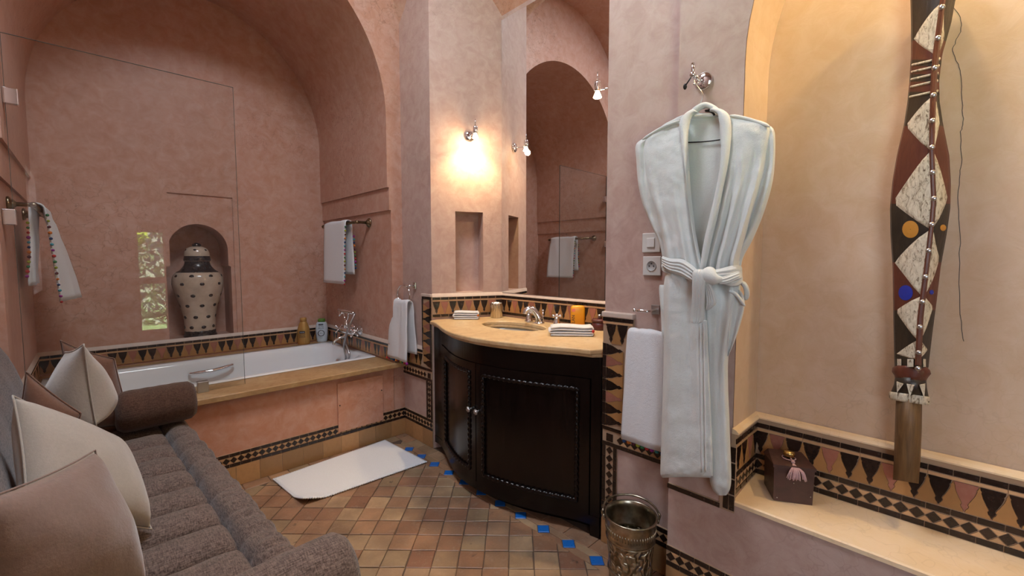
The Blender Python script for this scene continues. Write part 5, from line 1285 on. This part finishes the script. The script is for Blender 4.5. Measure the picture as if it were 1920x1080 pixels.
b.tube([kc+Vector((0, 0, .009))+n_*-.007, t0+Vector((0, 0, .004))], .0022, 6); b.ball(t0+Vector((0, 0, .002)), .0065, 6)
b.tube(cr([tuple(kc+Vector((cos(a)*.020, sin(a)*.020, .003))) for a in [k*.6 for k in range(11)]], 30), .0018, 6); b.build('cord', yarn, bx)
b = MB(); fd = -n_
for k in range(34):
    s = random.uniform(-1, 1); l = random.uniform(.030, .043); q0 = t0+Vector((0, 0, -.002))
    q1 = q0+fd*.022+e_.normalized()*(s*.008)+Vector((0, 0, -.004)); q2 = Vector(bq(.5, 0, hh))+fd*(.008+random.random()*.008)+e_.normalized()*(s*.022-.0)+Vector((0, 0, -.004)); q2 += (t0-kc).dot(e_.normalized())*e_.normalized()*1.0
    q3 = q2+Vector((0, 0, -l*.7))+e_.normalized()*s*.008; b.tube(cr([tuple(q0), tuple(q1), tuple(q2), tuple(q3)], 9), .0016, 5)
o = b.build('tassel', yarn, bx)
for s, z in ((.5, .070), (.10, .012), (.92, .030)): MB().lathe([(.002, 0), (.002, .0012), (.0005, .0015)], n=8, M=Matrix.Translation(bq(s, .0, z)) @ (-n_).to_track_quat('Z', 'Y').to_matrix().to_4x4()).build('pin', M['steel'], bx)

# ------------------------------------------------------------ embossed metal bucket
t = NT('old_silver'); co = t.coord()
vz = t.n('TexVoronoi', {'Vector': t.n('Mapping', {'Vector': co, 'Scale': (1, 1, 1)}).outputs[0], 'Scale': 26.0, 'Randomness': .6}).outputs[0]
wv = t.n('TexWave', {'Vector': co, 'Scale': 16.0, 'Distortion': 14.0, 'Detail': 2.0, 'Detail Scale': 1.2}).outputs[1]
h = t.math('ADD', t.math('MULTIPLY', wv, .7), t.math('MULTIPLY', vz, .6)); nn_ = t.noise(22, 4)
t.P(Base_Color=t.mix(t.ramp(h, [(.25, (0, 0, 0)), (.7, (1, 1, 1))]), (.17, .145, .095, 1), (.48, .43, .33, 1)), Metallic=1, Roughness=t.math('ADD', t.math('MULTIPLY', nn_, .2), .22)); t.bump(h, .9, .010); EMB = t.m
t = NT('old_silver_plain'); n = t.noise(30, 4); t.P(Base_Color=t.ramp(n, [(.3, (.24, .21, .15)), (.7, (.52, .47, .37))]), Metallic=1, Roughness=.28); t.bump(t.noise(14, 2), .2, .01); SIL = t.m
bc0 = Vector((1.492, .856, 0)); rim = .098; BH = .292
bk_ = thing('bucket', tuple(bc0), 'embossed silver metal bucket with a swing handle on the floor below the towel', 'bucket')
def rB(z): return .078+(rim-.078)*(z/BH)
MB().lathe([(rB(.012), 0), (rB(.012)+.002, .010), (rB(.03)+.001, .030)], tuple(bc0), 48).build('foot_band', SIL, bk_)
MB().lathe([(rB(z), z) for z in (.028, .08, .13, .18, .205)], tuple(bc0), 64, cap=False).build('embossed_wall', EMB, bk_)
MB().lathe([(rB(.203)+.001, .203), (rB(.208)+.004, .206), (rB(.212)+.001, .210), (rB(.25)+.002, .25), (rim+.001, .284), (rim+.005, .288), (rim+.006, .292), (rim+.002, .296), (rim-.003, .292), (rim-.004, .27), (rB(.20)-.003, .20), (rB(.195)-.006, .196), (rB(.19)-.003, .192)], tuple(bc0), 64, cap=False).build('rim', SIL, bk_)
MB().lathe([(rB(.195)-.003, .195), (rB(.1)-.003, .10), (rB(.02)-.003, .02), (.01, .018)], tuple(bc0), 48, cap=False).build('lining', EMB, bk_)
for z, r in ((.070, .004), (.076, .0025), (.20, .003)): MB().tube([bc0+Vector(((rB(z)+.001)*cos(2*pi*k/60), (rB(z)+.001)*sin(2*pi*k/60), z)) for k in range(60)], r, 8, closed=True).build('bead', SIL, bk_)
b = MB()
for k in range(56):
    a = 2*pi*k/56; p = bc0+Vector((rB(.235)*cos(a), rB(.235)*sin(a), .0)); d = Vector((cos(a), sin(a), 0))
    b.tube([p+d*.0018+Vector((0, 0, .228)), p+d*.0032+Vector((0, 0, .252))], .0022, 5)
o = b.build('fluting', SIL, bk_); o['kind'] = 'stuff'
ha = radians(128)
for s in (1, -1):
    d = Vector((cos(ha), sin(ha), 0))*s; p = bc0+d*(rim+.004)
    b = MB(); b.lathe([(.013, 0), (.012, .006), (.001, .008)], n=14, M=Matrix.Translation(p+Vector((0, 0, .275))) @ d.to_track_quat('Z', 'Y').to_matrix().to_4x4()); b.tube([p+d*.004+Vector((0, 0, .272)), p+d*.010+Vector((0, 0, .296)), p+d*.004+Vector((0, 0, .306))], .005, 8); b.build('ear', SIL, bk_)
d = Vector((cos(ha), sin(ha), 0)); q = Vector((-d.y, d.x, 0)); q = q if q.x > 0 else -q
hp = [bc0+d*(rim+.010)*cos(pi*k/30)+q*(rim+.014)*sin(pi*k/30)*.98+Vector((0, 0, .300+.012*sin(pi*k/30))) for k in range(31)]
MB().tube(hp, .0045, 10).build('handle', SIL, bk_)
